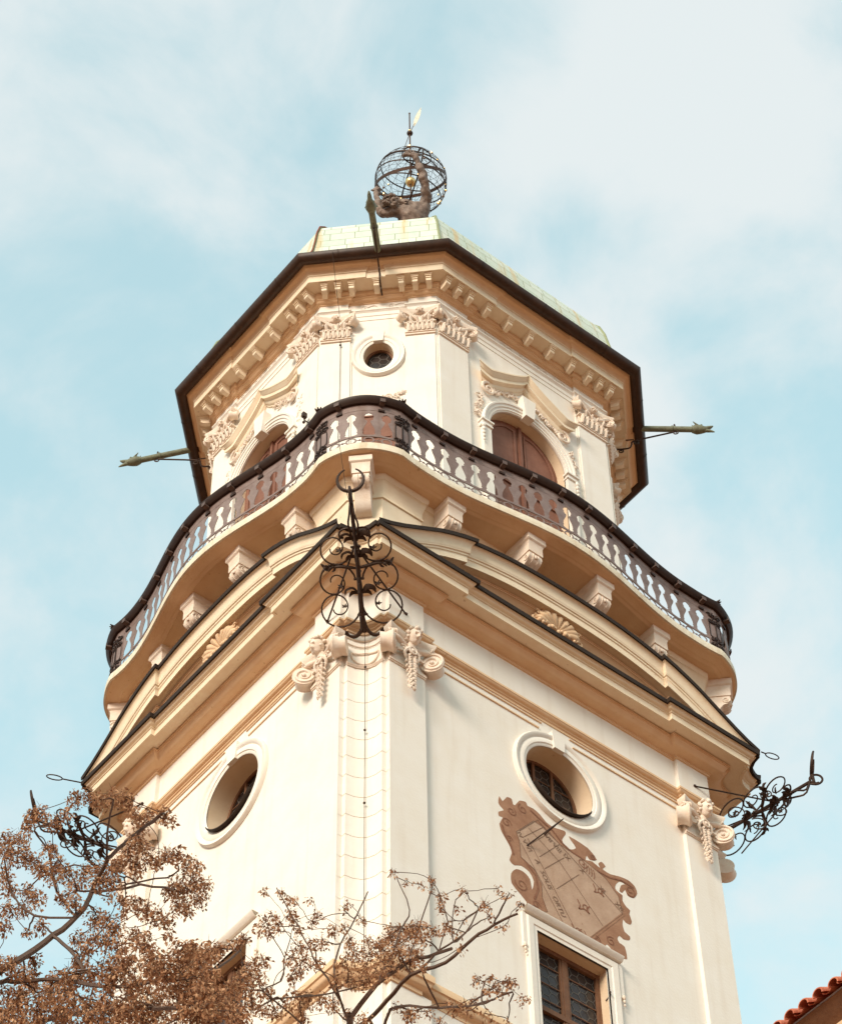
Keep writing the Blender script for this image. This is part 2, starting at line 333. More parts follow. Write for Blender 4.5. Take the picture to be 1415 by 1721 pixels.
# round window of the lower storey
def oval_window(rx, rz, out, depth, a, bars=True, name='oval_window', sill=True):
    e = MB()
    prof = [(0, -.0), (0, .03), (.03, .05), (.09, .05), (.10, .075), (out*.55, .085), (out*.62, .06), (out*.72, .11), (out*.92, .12), (out, .07), (out, -.02)]
    rings = ringprof((0, 0), rx, rz, prof); rings.append(rings[0])
    e.loft(rings, closed=False)
    fr = e.build(name, MO if False else PL, T, smooth=50)
    rv = MB(); n = 48
    rv.loft([[((rx+dr)*cos(2*pi*i/n), -o, (rz+dr)*sin(2*pi*i/n)) for i in range(n)] for dr, o in ((.0, .03), (0, -depth))])
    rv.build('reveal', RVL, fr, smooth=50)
    kb = MB(); key(kb, rz+out+.12, rz-.02, out*.54, out*.40, .0, .128); kb.build('keystone', PL, fr, smooth=20)
    g = MB(); g.poly([circ(0, 0, rx+.01, rz+.01)], -depth+.02); g.build('pane', GLS, fr, smooth=0)
    wf = MB(); wr = ringprof((0, 0), rx-.07, rz-.07, [(0, -depth+.03), (0, -depth+.08), (.075, -depth+.09), (.075, -depth+.03)]); wr.append(wr[0]); wf.loft(wr, closed=True)
    if bars:
        for t in (-rx*.28, rx*.28):
            hz = sqrt(1-(t/rx)**2)*rz; wf.box(t-.04, t+.04, -depth+.03, -depth+.09, -hz, hz)
        for zz in (-.45*rz, 0, .45*rz):
            hx = sqrt(1-(zz/rz)**2)*rx; wf.box(-hx, hx, -depth+.03, -depth+.05, zz-.012, zz+.012)
    wf.build('casement', WOOD, fr, smooth=30)
    lb = MB(); hexlead(lb, -rx, rx, -rz, rz, a, -depth+.028, lambda x, z: (x/rx)**2+(z/rz)**2 < .95); lb.build('leading', LEAD, fr, smooth=0)
    if sill:
        s = MB(); r0 = []
        for i in range(25):
            an = R(-148+i*116/24); r0.append([(rx*cos(an)*q, -o, rz*sin(an)*q+dz) for q, o, dz in ((1.0, -depth+.05, 0), (.985, .12, -.015), (.965, .17, -.02), (.97, .175, -.045), (1.0, .12, -.04))])
        s.loft(r0, closed=False); s.build('sill_flashing', FLA, fr, smooth=40)
    return fr
ow = oval_window(OVR, OVR, .42, .66, .15)
ow.matrix_local = lowF(0, OVC[0], -.12, OVC[1])
for k in (1, 2, 3): dup(ow, T, lowF(k, OVC[0], -.12, OVC[1]))

# rectangular window
def rect_window():
    e = MB(); x, zt, zb = 1.10, 42.28, 38.9
    prof = [(0, .0), (0, .06), (.10, .06), (.12, .085), (.28, .10), (.34, .06), (.34, -.02)]
    def ring(d, o): return [(-x-d, -o, zb), (-x-d, -o, zt+d), (x+d, -o, zt+d), (x+d, -o, zb)]
    e.loft([ring(d, o) for d, o in prof], closed=False)
    hood = [(.33, .02), (.33, .14), (.36, .17), (.42, .22), (.46, .23), (.46, .02)]
    e.loft([[(-x-.40, -o, zt+d+.03), (x+.40, -o, zt+d+.03)] for d, o in hood], closed=False)
    for s in (-1, 1): e.prism([[(s*(x+.40), zt+d+.03) for d, o in ()] or [(s*(x+.34), zt-.7), (s*(x+.44), zt-.7), (s*(x+.44), zt+.35), (s*(x+.34), zt+.35)]], -.02, .07)
    fr = e.build('rect_window', PL, T, smooth=30)
    for s in (-1, 1):
        dr = MB()
        for i, q in enumerate((.0, .12, .24)): dr.ball((s*(x+.41), -.08, zt-.68-q), .05-.01*i, 6, 5, (1, .8, 1.3))
        dr.build('drop_ornament', ST, fr)
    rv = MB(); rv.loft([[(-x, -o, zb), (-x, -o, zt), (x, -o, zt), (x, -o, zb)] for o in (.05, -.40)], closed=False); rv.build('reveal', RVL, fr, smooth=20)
    g = MB(); g.poly([[(-x, zb), (x, zb), (x, zt), (-x, zt)]], -.37); g.build('pane', GLS, fr, smooth=0)
    c = MB()
    for a, b_ in ((-x, -x+.11), (-.07, .07), (x-.11, x)): c.box(a, b_, -.36, -.28, zb, zt)
    for a in (-.13, .07): c.box(a, a+.06, -.36, -.30, zb, zt)
    for a, b_ in ((zt-.12, zt), (40.28, 40.42)): c.box(-x, x, -.36, -.27, a, b_)
    for zz in (41.75, 41.2, 40.7, 39.9, 39.4): c.box(-x, x, -.355, -.335, zz-.012, zz+.012)
    c.build('casement', WOOD, fr, smooth=0)
    lb = MB(); hexlead(lb, -x, x, zb, zt, .155, -.362); lb.build('leading', LEAD, fr, smooth=0)
    hk = MB(); hk.tube([(x-.02, .1, 41.4), (x+.02, -.02, 41.5), (x-.06, -.1, 41.5)], .02, 5); hk.ball((x-.06, -.1, 41.5), .035, 6, 4); hk.build('hook', IR, fr)
    return fr
rw = rect_window(); rw.matrix_local = lowF(0, .03, -.12, 0)
for k in (1, 2, 3): dup(rw, T, lowF(k, .0, -.12, 0))

# ------------------------------------------------------------------ ornament helpers
def spiral(c, Rr, a0, turns, dr, shrink=.18, n=26, pw=.8):
    return [(c[0]+Rr*(1-(1-shrink)*(i/n)**pw)*cos(a0+dr*turns*2*pi*i/n), c[1]+Rr*(1-(1-shrink)*(i/n)**pw)*sin(a0+dr*turns*2*pi*i/n)) for i in range(n+1)]
def scroll(mb, c, Rr, a0, turns, dr, o, r, ns=5, **k):
    p = spiral(c, Rr, a0, turns, dr, **k); m = len(p)
    mb.tube([(a, -o, b) for a, b in p], [r*(1-.5*i/m) for i in range(m)], ns)
def rocaille(mb, rnd, x0, z0, x1, z1, cnt, o=.03, r0=.05):   # loose C-scrolls, leaves and buds along a line
    for i in range(cnt):
        s = (i+.5)/cnt; x = x0+(x1-x0)*s+rnd.uniform(-.05, .05); z = z0+(z1-z0)*s+rnd.uniform(-.05, .05); dr = 1 if i % 2 else -1
        scroll(mb, (x, z), rnd.uniform(.10, .17), rnd.uniform(0, 6), rnd.uniform(.8, 1.3), dr, o+.03, r0*rnd.uniform(.6, .9), 5, n=12)
        for q in range(3):
            a = rnd.uniform(0, 6.28); l = rnd.uniform(.12, .24); p = V3((x, -o-.02, z)); d = V3((cos(a), 0, sin(a)))
            mb.tube([p, p+d*l*.5+V3((0, -.03, 0)), p+d*l], [.02, r0*.8, .008], 5, flat=.6)
        mb.ball((x, -o-.02, z), r0*.9, 6, 4)
def volute_disc(mb, m, Rr, wd, turns=2.2):                   # barrel with a raised spiral on its outer face; m places it (axis = local -y)
    q = MB(); n = 20
    q.loft([[(rr*cos(2*pi*i/n), y, rr*sin(2*pi*i/n)) for i in range(n)] for rr, y in ((Rr*.8, wd), (Rr*.72, wd*.5), (Rr*.86, .03), (Rr*.96, -.01), (Rr*.93, -.04), (Rr*.3, -.035))], caps=True)
    scroll(q, (0, 0), Rr*.93, pi*.5, turns, -1, .045, Rr*.13, 6, shrink=.08, n=40, pw=.9)
    q.ball((0, -.05, 0), Rr*.16, 8, 5)
    mb.join(q.xf(m))

# lower pilaster capital: slab, two diagonal volutes, a small carved head, a hanging garland
def low_capital():
    e = MB()
    hw = .555
    # necking mouldings
    for z0, z1, o in ((48.62, 48.66, .03), (48.66, 48.72, .055), (48.74, 48.80, .03)): e.box(-hw-.02, hw+.02, -.02, o, z0, z1)
    # concave abacus
    n = 16
    def ab(o, z, ext): return [((-1+2*i/n)*(hw+.10+ext), -(.05+o+.12*abs(-1+2*i/n)**2.2), z) for i in range(n+1)]+[(hw+.10+ext, .02, z), (-hw-.10-ext, .02, z)]
    e.loft([ab(0, 49.50, -.04), ab(.04, 49.53, .0), ab(.04, 49.57, .0), ab(.07, 49.60, .03), ab(.12, 49.70, .06), ab(.12, 49.76, .06)], caps=True)
    e.box(-hw-.06, hw+.06, -.02, .07, 49.76, 49.87)
    # echinus drooping rolls to the volutes
    for s in (-1, 1):
        e.tube([(s*.08, -.12, 49.36), (s*.28, -.16, 49.33), (s*.45, -.20, 49.36), (s*.60, -.22, 49.38)], [.05, .07, .08, .05], 8)
        e.tube([(s*.08, -.08, 49.22), (s*.25, -.10, 49.12), (s*.42, -.12, 49.05)], [.03, .05, .04], 6)
        m = Matrix.Translation((s*.62, -.22, 49.07)) @ Matrix.Rotation(-s*R(48), 4, 'Z'); volute_disc(e, m, .33, .30)
        for q in range(4):                                     # leaf tip over the volute
            e.tube([(s*(.52+.05*q), -.25+.03*q, 49.38), (s*(.56+.05*q), -.31+.03*q, 49.46), (s*(.58+.05*q), -.27+.03*q, 49.54)], [.02, .035, .01], 5)
    # garland
    rnd = random.Random(3); z = 48.98
    for i in range(7):
        rr = .10-.008*i; 
        for q in range(6):
            a = q*pi/3+i; p = V3((cos(a)*rr*.7, -.12-abs(sin(a))*.05, z+sin(a)*.06))
            e.tube([p, p+V3((cos(a)*rr, -.05, -.07)), p+V3((cos(a)*rr*1.2, -.02, -.13))], [.03, .045, .012], 5, flat=.7)
        e.ball((0, -.16, z-.03), .06-.004*i, 7, 5); z -= .175
    for s in (-1, 1):                                          # drapery and ring under the head
        e.tube([(s*.02, -.2, 49.20), (s*.15, -.22, 49.12), (s*.22, -.18, 48.98), (s*.12, -.14, 48.82)], [.04, .05, .045, .015], 6)
        scroll(e, (s*.20, 49.20), .10, 0 if s > 0 else pi, 1.1, s, .16, .035, 5, n=12)
    rg = [(cos(a)*.115, -.24, 49.13+sin(a)*.115) for a in [i*2*pi/14 for i in range(15)]]; e.tube(rg, .03, 6); e.ball((0, -.22, 49.13), .07, 8, 5)
    return e
def carved_head():
    h = MB(); n, m = 30, 26; rings = []
    for i in range(m+1):
        th = pi*i/m; ring = []
        for k in range(n):
            ph = 2*pi*k/n; x, y, zz = sin(th)*sin(ph), -sin(th)*cos(ph), cos(th)
            r = .15*(1-.12*max(0, -zz)*(1 if y > 0 else .3)); face = max(0, -y)
            zz2 = zz*1.28
            bump_ = 0
            if face > .5:
                if abs(x) < .20 and -.38 < zz < .15: bump_ += .075*(1-abs(x)/.18)*(.3+(.15-zz)*1.4)      # nose
                if .1 < zz < .32: bump_ += .012                                                     # brow
                if .12 < abs(x) < .5 and -.05 < zz < .15: bump_ -= .045                                # eye sockets
                if abs(x) < .3 and -.60 < zz < -.50: bump_ += .02
                if abs(x) < .3 and -.50 <= zz < -.44: bump_ -= .02                                     # lips
            ring.append((x*r*.86, y*(r+bump_), zz2*r-(.02 if zz < -.6 and face > .3 else 0)))
        rings.append(ring)
    h.loft(rings); h.tube([(0, .02, -.12), (0, .05, -.3)], [.075, .10], 10)
    return h
def head_hair():
    h = MB(); rnd = random.Random(5)
    for i in range(46):
        a = rnd.uniform(0, 2*pi); zz = rnd.uniform(-.1, .2); rr = sqrt(max(.002, .0256-zz*zz*.55))
        p = (sin(a)*rr*.95, -cos(a)*rr if cos(a) < .45 or zz > .11 else .0, zz)
        h.ball(p, rnd.uniform(.03, .05), 6, 4)
    return h
cap_m = low_capital(); caps = []
pc = (-4.895, 4.895, -4.06, 4.06)
first = None
for k in range(4):
    for s in (-1, 1):
        t = s*((4.34+5.45)/2 if k % 2 == 0 else (3.52+4.60)/2)
        if first is None:
            first = cap_m.build('pilaster_capital', ST, T, smooth=45); first.matrix_local = lowF(k, t, 0, 0)
            hd = carved_head().build('head', ST, first, smooth=60); hd.matrix_local = Matrix.Translation((0, -.30, 49.58)) @ Matrix.Rotation(R(20), 4, 'X') @ Matrix.Scale(1.3, 4)
            hh = head_hair().build('hair', ST, first, smooth=60); hh.matrix_local = Matrix.Translation((0, -.27, 49.62)) @ Matrix.Rotation(R(20), 4, 'X') @ Matrix.Scale(1.3, 4)
        else: dup(first, T, lowF(k, t, 0, 0))
# shield on the corner strip under the architrave
cs = MB()
for w_, zt in ((.34, 49.12),): 
    pts = [(-w_+i*2*w_/10, zt-.03*cos(i*pi/5)) for i in range(11)]+[(w_*cos(a), zt-.1-.28*sin(a)) for a in [i*pi/10 for i in range(11)]]
    cs.tube([(a, -.02-.2*(a/.43)**2, b) for a, b in pts]+[(pts[0][0], -.02-.2*(pts[0][0]/.43)**2, pts[0][1])], .022, 5)
for zz, r_ in ((48.63, .022), (48.69, .03), (49.40, .016), (49.62, .02)):
    cs.tube([(-.44+.88*i/12, -.01-.2*((-.44+.88*i/12)/.43)**2, zz) for i in range(13)], r_, 5)
def cornF(k, s=0, w_=0, z=0):
    sx, sy, rz = [(-1, -1, -pi/4), (1, -1, pi/4), (1, 1, 3*pi/4), (-1, 1, -3*pi/4)][k]
    return FR(sx*5.875, sy*5.045, rz, w_, s, z)
sh = cs.build('corner_shield', ST, T, smooth=40); sh.matrix_local = cornF(0, -.20)
for k in (1, 2, 3): dup(sh, T, cornF(k, -.20))

# ------------------------------------------------------------------ curved pediments
def zarch(u):                                                # top edge of the curved pediment, u = |t| / half-width 6.5
    xs = [0, .18, .34, .52, .68, .83, .92, 1.0]; zs = [0, -.03, -.14, -.40, -.84, -1.42, -1.76, -2.0]
    u = abs(u)
    for i in range(7):
        if u <= xs[i+1]:
            s = (u-xs[i])/(xs[i+1]-xs[i]); p = [zs[max(i-1, 0)] if i else zs[1], zs[i], zs[i+1], zs[min(i+2, 7)]]
            return .5*((2*p[1])+(-p[0]+p[2])*s+(2*p[0]-5*p[1]+4*p[2]-p[3])*s*s+(-p[0]+3*p[1]-3*p[2]+p[3])*s**3)
    return zs[-1]
def pediment(k):
    H = (6.55, 5.75)[k % 2]; ZT = (54.30, 54.42)[k % 2]
    b0, h0, hk_ = ((4.34, 5.45, 1.08), (3.52, 4.60, 1.12))[k % 2]
    def strip(prof, rec=.11, clampz=52.24, seg=36):
        rings = []
        for o, n_ in prof:
            b = b0-1.03*o; h = h0+hk_*o; row = []
            us = [(-h+(h-b)*i/8, 0) for i in range(9)]+[(-b+2*b*i/seg, rec) for i in range(seg+1)]+[(b+(h-b)*i/8, 0) for i in range(9)]
            for t, rc in us:
                zz = ZT+zarch(t/H)+n_*(1+.0*abs(t)); row.append((t, -(o-rc), max(zz, clampz)))
            rings.append(row)
        mb = MB(); mb.loft(rings, closed=False); return mb
    e = strip([(.448, -.80), (.762, -.785), (.772, -.81), (.813, -.81), (.813, -.58), (.845, -.56), (.845, -.50), (.88, -.485), (.88, -.445)]+[(.885+.09*(1-cos(i*pi/2/6)), -.44+.33*sin(i*pi/2/6)) for i in range(7)]+[(.985, -.11), (.985, -.05)])
    pe = e.build('pediment', MO, T, mw=lowF(k), smooth=50)
    strip([(.98, -.065), (1.04, -.10), (1.05, .03), (.4, .08), (-.25, .10)]).build('flashing', FLA, pe, smooth=50)
    ty = strip([(.12, -2.9), (.20, -1.50), (.25, -1.48), (.25, -1.42)]+[(.26+.30*(i/8)**1.8, -1.41+.51*(i/8)) for i in range(9)]+[(.58, -.90), (.58, -.86), (.60, -.86), (.60, -.82), (.55, -.815), (.55, -.79)], clampz=52.0)
    ty.build('tympanum', OC, pe, smooth=50)
    # scallop shell with scrolls
    s = MB()
    zc = ZT-1.26; SX = 1.3
    for i in range(9):
        a = pi*(.06+.88*i/8); l = .74+.08*sin(a*1.0)
        pts = [(cos(a)*l*q, -(.38+.09*sin(q*pi*.75)+.10*sin(a)*q), zc+sin(a)*l*q*.62) for q in (.12, .35, .6, .82, 1.0)]
        s.tube(pts, [.03, .07, .10, .12, .06], 7, flat=.8)
        if i in (1, 2, 6, 7): scroll(s, (cos(a)*(l+.02), zc+sin(a)*l*.62),   .10, a, 1.1, 1 if a < pi/2 else -1, .52, .034, 5, n=10)
    rnd = random.Random(11)
    for i in range(13):
        x = -.66+1.32*i/12; s.ball((x, -.48-.03*rnd.random(), zc-.02-.05*sin(i*2.4)), rnd.uniform(.05, .085), 7, 5)
    for sg in (-1, 1): scroll(s, (sg*.78, zc+.04), .15, pi/2, 1.3, sg, .44, .05, 6, n=16)
    s.build('shell_ornament', OC, pe, smooth=60, mw=Matrix.Translation((-.12, 0, 0)))
    return pe
for k in range(4): pediment(k)
# iron eyelets on the cornice horns
for sx, sy, dx in ((1, -1, 1), (-1, 1, -1)):
    e = MB(); p0 = V3((6.6, -6.55, 52.25)) if sx > 0 else V3((-7.3, 5.75, 52.25)); d = V3((.72*sx, -.1 if sx > 0 else .35, .05)).normalized()
    Lg = .15 if sx > 0 else .55
    e.tube([p0, p0+d*Lg], .02, 5); lp = []
    side = V3((-d.y, d.x, 0))
    for i in range(15):
        a = i*2*pi/14; lp.append(p0+d*(Lg+.22-.22*cos(a))+side*.09*sin(a))
    e.tube(lp, .018, 5); e.build('eyelet_rod', IR, T)

# ------------------------------------------------------------------ attic under the gallery
def att_loop(o, z, rec=.16):
    out = []
    for k in range(4):
        P = (5.56, 6.37)[k % 2]+o; h = (5.71, 4.90)[k % 2]+.414*o; b = (4.41, 3.60)[k % 2]-.6*o; m = Matrix.Rotation(k*pi/2, 4, 'Z')
        out += [m @ V3((t, -p, z)) for t, p in ((-h, P), (-b, P), (-b, P-rec), (b, P-rec), (b, P), (h, P))]
    return out
mb = MB(); mb.loft([att_loop(0, 51.9), att_loop(0, 54.78)]); mb.build('attic_wall', MO, T, smooth=20)
mb = MB(); mb.loft([att_loop(o, z) for o, z in [(0, 54.76), (.045, 54.77), (.045, 54.83), (.02, 54.85)]+[(.02+.13*(i/6)**2, 54.86+.52*i/6) for i in range(7)]+[(.17, 55.39), (.17, 55.43), (.2, 55.46), (.2, 55.62)]]); mb.build('attic_moulding', MO, T, smooth=50)

# ------------------------------------------------------------------ gallery slab
def gal(k, t):                                               # outer edge distance from axis for face k
    a = abs(t)
    if k % 2 == 0: base, amp, Lc, h = 6.42, .52, 4.6, 5.72
    else: base, amp, Lc, h = 7.27, .70, 4.3, 4.87
    d = base+(amp*cos(pi*a/2/Lc)**2 if a < Lc else 0)
    if a > h-.7: d += .05*((a-h+.7)/.7)**2
    return d
def gcurve(ns=48, nc=16):                                     # whole closed outline with segment tags
    P = []; tags = []
    for k in range(4):
        h = (5.72, 4.87)[k % 2]; m = Matrix.Rotation(k*pi/2, 4, 'Z')
        for i in range(ns+1): t = -h+2*h*i/ns; P.append(m @ V3((t, -gal(k, t), 0))); tags.append(k)
        h2 = (5.72, 4.87)[(k+1) % 2]; A = P[-1]; B = Matrix.Rotation((k+1)*pi/2, 4, 'Z') @ V3((-h2, -gal(k+1, h2), 0))
        d = B-A; n = V3((d.y, -d.x, 0)).normalized()
        for i in range(1, nc): s = i/nc; P.append(A+d*s+n*.38*sin(pi*s)**.85); tags.append(k+4)
    return P, tags
GP, GT = gcurve()
def offs(P, o):
    n = len(P); out = []
    for i in range(n):
        a = (P[i]-P[i-1]); b = (P[(i+1) % n]-P[i]); na = V3((a.y, -a.x, 0)).normalized(); nb = V3((b.y, -b.x, 0)).normalized()
        m = (na+nb); m = m/ (m.length**2/2) if m.length > .2 else na
        out.append(P[i]+m*o)
    return out
mb = MB(); mb.loft([[V3((p.x*.68, p.y*.68, 55.60)) for p in GP]]+[[V3((p.x, p.y, z)) for p in offs(GP, o)] for o, z in ((-.50, 55.60), (-.49, 55.58), (-.44, 55.58), (-.40, 55.61), (-.34, 55.61))]); mb.build('gallery_soffit', OC, T, smooth=50)
mb = MB(); mb.loft([[V3((p.x, p.y, z)) for p in offs(GP, o)] for o, z in [(-.34, 55.61)]+[(-.30+.22*i/5, 55.62+.035*sin(i/5*pi/2)) for i in range(6)]+[(-.06, 55.67)]]); mb.build('gallery_edge_moulding', OC, T, smooth=50)
mb = MB(); mb.loft([[V3((p.x, p.y, z)) for p in offs(GP, o)] for o, z in ((-.06, 55.67), (0, 55.67), (0, 55.93), (-.03, 55.96), (-.4, 55.97))]+[[V3((p.x*.6, p.y*.6, 56.0)) for p in GP]]); mb.build('gallery_slab', SLAB, T, smooth=50)

# consoles
def console(depth):
    e = MB(); D = depth
    e.box(-.31, .31, -.3, D, 55.42, 55.60); 
    e.loft([[(-x, .3, z), (x, .3, z), (x, -(D-d), z), (-x, -(D-d), z)] for x, d, z in ((.31, 0, 55.42), (.31, .0, 55.40), (.28, .03, 55.37), (.26, .05, 55.36), (.245, .08, 55.26), (.245, .08, 54.98), (.245, .08, 54.96))], caps=True)
    fr = e.build('console', ST, T, smooth=30)
    v = MB(); m = 14                                          # scroll body, side profile extruded
    prof = [(D-.12, 54.96), (D-.10, 54.86), (D-.12, 54.74), (D-.20, 54.66), (D-.32, 54.62), (D-.42, 54.50), (D-.5, 54.3), (D-.58, 54.12), (D-.72, 54.02), (-.3, 54.02), (-.3, 54.96)]
    for x0, x1, g in ((-.215, .215, 0),):
        v.add([(x, -o, z) for x in (x0, x1) for o, z in prof], [tuple(range(len(prof))), tuple(range(len(prof), 2*len(prof)))]+[(i, (i+1) % len(prof), (i+1) % len(prof)+len(prof), i+len(prof)) for i in range(len(prof))])
    v.build('scroll', ST, fr, smooth=50)
    f = MB()
    for s in (-1, 1):
        p = spiral((D-.24, 54.80), .13, 0, 1.6, s, .12, 20)
        f.tube([(s*.222, -a, b) for a, b in p], [.022]*len(p), 5)
        f.tube([(s*.09, -(D-.10), 54.9), (s*.09, -(D-.09), 54.82), (s*.09, -(D-.16), 54.68), (s*.08, -(D-.30), 54.61)], .018, 5)
    f.ball((0, -(D-.12), 54.80), .07, 8, 5)
    f.build('fluting', ST, fr)
    return fr
c1 = console(.74); c2 = console(1.14); c3 = console(1.05)
c1.matrix_local = lowF(0, -3.67, -.05, 0); c2.matrix_local = lowF(0, -1.21, -.05, 0)
for k in range(4):
    for t, src in (((-3.67, c1), (-1.21, c2), (1.25, c2), (3.67, c1)), ((-3.10, c1), (-1.02, c2), (1.1, c2), (3.10, c1)))[k % 2]:
        if k == 0 and t < 0: continue
        dup(src, T, lowF(k, t, -.05, 0))
c3.matrix_local = cornF(0, .0, 0, 0) @ Matrix.Translation((0, -.06, 0))
for k in (1, 2, 3): dup(c3, T, cornF(k) @ Matrix.Translation((0, -.06, 0)))

# ------------------------------------------------------------------ gallery railing
cum = [0]
for i in range(1, len(GP)): cum.append(cum[-1]+(GP[i]-GP[i-1]).length)
def seg(tag):
    idx = [i for i, t in enumerate(GT) if t == tag]
    if tag >= 4: idx = [idx[0]-1]+idx+[(idx[-1]+1) % len(GP)]
    pts = [GP[i] for i in idx]
    return pts
def mk_map(pts, off):
    c = [0]
    for i in range(1, len(pts)): c.append(c[-1]+(pts[i]-pts[i-1]).length)
    def f(s, z, o=0):
        s = clamp(s, 0, c[-1]-1e-6); i = 0
        lo, hi = 0, len(c)-2
        while lo < hi:
            mid = (lo+hi+1)//2
            if c[mid] <= s: lo = mid
            else: hi = mid-1
        i = lo; u = (s-c[i])/(c[i+1]-c[i]); p = pts[i].lerp(pts[i+1], u)
        d0 = (pts[i+1]-pts[max(i-1, 0)]).normalized(); d1 = (pts[min(i+2, len(pts)-1)]-pts[i]).normalized(); d = d0.lerp(d1, u).normalized()
        n = V3((d.y, -d.x, 0)); q = p+n*(off+o); return (q.x, q.y, z)
    return f, c[-1]
HOLE = [(0, 0), (.085, .0), (.135, .03), (.15, .08), (.128, .115), (.142, .16), (.13, .26), (.10, .36), (.062, .46), (.038, .55), (.045, .60), (.085, .625), (.105, .665), (.092, .70), (.118, .74), (.112, .80), (.088, .83), (.07, .875), (.03, .90), (0, .925)]
Z0, ZH = 56.34, 56.385
def hole(c): return [(c+x*1.14, ZH+z*1.06) for x, z in HOLE[1:]]+[(c-x*1.14, ZH+z*1.06) for x, z in HOLE[1:-1]][::-1]
Ropen = empty  # placeholder
for tag in range(8):
    pts = seg(tag); f, Ls = mk_map(pts, -.10)
    post = .30 if tag < 4 else .20
    usable = Ls-2*post; nn = max(1, round(usable/.49)); pitch = usable/nn
    flat = MB()
    def bar_(s0, s1, z0, z1, o0, o1):
        m = max(1, int((s1-s0)/.12)+1)
        rings = [[(s0+(s1-s0)*i/m, -o, z) for o, z in ((o0, z0), (o1, z0), (o1, z1), (o0, z1))] for i in range(m+1)]; flat.loft(rings, caps=True)
    for i in range(nn):
        a = post+i*pitch; c = a+pitch/2
        o_ = [(a, Z0), (c, Z0), (a+pitch, Z0), (a+pitch, 56.8), (a+pitch, 57.2), (a+pitch, 57.50), (c, 57.50), (a, 57.50), (a, 57.2), (a, 56.8)]
        sc_ = min(1.1, pitch/.44)
        h = [(c+(x-c)*sc_, z) for x, z in hole(c)]
        flat.poly([o_, h], 0); flat.poly([o_, h], .015)
        flat.loft([[(x, -q, z) for x, z in h] for q in (0, .015)])
        # ring of the bottom band
        zc = 56.155; rr = .095; n = 16
        rg = [[(c+(rr*1.25+dr)*cos(2*pi*q/n), -o, zc+(rr+dr)*sin(2*pi*q/n)) for dr, o in ((0, 0), (.042, 0), (.042, .015), (0, .015))] for q in range(n)]; rg.append(rg[0]); flat.loft(rg)
        bar_(c+.155, min(c+pitch-.155, Ls-post+.01), zc-.012, zc+.012, 0, .012) if i < nn-1 else None
        flat.ball((a+pitch, -.01, zc), .028, 6, 4)
    bar_(0, Ls, Z0-.035, Z0+.012, -.006, .022)
    bar_(0, Ls, 55.97, 56.01, -.004, .02)
    for s0 in (0, Ls-post): bar_(s0, s0+post, 55.97, 57.5, 0, .03)
    bar_(0, Ls, 57.48, 57.78, -.005, .02)
    pn = MB(); pn.f = flat.f; pn.v = [f(x, z, -y) for x, y, z in flat.v]
    p = pn.build('railing_panel', PANL, T, smooth=30)
    # relief scrollwork on the end posts
    rl = MB(); rnd = random.Random(tag)
    for s0 in (post*.5, Ls-post*.5):
        g = MB()
        for zz, r_ in ((57.35, .10), (57.1, .09), (56.3, .09), (56.08, .07)):
            for sg in (-1, 1): scroll(g, (s0+sg*.07, zz), r_, rnd.uniform(0, 6), 1.1, sg, .055, .026, 5, n=10)
            g.ball((s0, -.06, zz+.05), .05, 6, 4)
        g.tube([(s0-.10, -.04, 56.45), (s0-.10, -.04, 56.98), (s0-.04, -.04, 57.03), (s0+.04, -.04, 57.0), (s0+.10, -.04, 56.98), (s0+.10, -.04, 56.45), (s0-.10, -.04, 56.45)], .014, 4)
        rl2 = MB(); rl2.f = g.f; rl2.v = [f(x, z, -y) for x, y, z in g.v]; rl2.build('relief', RAIL, p)
# handrail
f_, _ = None, None
prof = [(-.10, 57.80), (-.10, 57.74), (.06, 57.72), (.10, 57.76), (.17, 57.84), (.18, 57.90), (.12, 57.93), (.12, 57.99), (.06, 58.02), (-.12, 58.02)]
prof.append(prof[0])
mb = MB(); mb.loft([[V3((p.x, p.y, z)) for p in offs(GP, o-.06)] for o, z in prof]); hr = mb.build('handrail', RAIL, T, smooth=40)
# clips under the handrail
for tag in range(8):
    pts = seg(tag); f, Ls = mk_map(pts, -.06); nn = max(2, round(Ls/.98)); mb = MB(); cl = []
    for i in range(nn):
        s = Ls*(i+.5)/nn; q = MB(); q.box(s-.07, s+.07, .02, .175, 57.66, 57.715); q.box(s-.07, s+.07, .165, .19, 57.66, 57.80); c_ = MB(); c_.f = q.f; c_.v = [f(x, z, -y) for x, y, z in q.v]
        c_.build('clip', CLIP, hr)
        q = MB(); q.box(s-.09, s+.09, -.06, .02, 57.44, 57.52); c_ = MB(); c_.f = q.f; c_.v = [f(x, z, -y) for x, y, z in q.v]; c_.build('rail_bracket', RAIL, hr)
# leaf tips at the four-way corners of the handrail
for k in range(4):
    for tag_i in (GT.index(k), len(GT)-1-GT[::-1].index(k)):
        p = GP[tag_i]; n = V3((p.x, p.y, 0)).normalized(); e = MB()
        for a in (-.5, 0, .5):
            d = V3((n.x*cos(a)-n.y*sin(a), n.x*sin(a)+n.y*cos(a), 0)); b_ = V3((p.x, p.y, 57.93))+n*.02
            e.tube([b_, b_+d*.10+V3((0, 0, .0)), b_+d*.19+V3((0, 0, .03))], [.05, .04, .01], 6)
        e.build('corner_leaf', RAIL, hr)

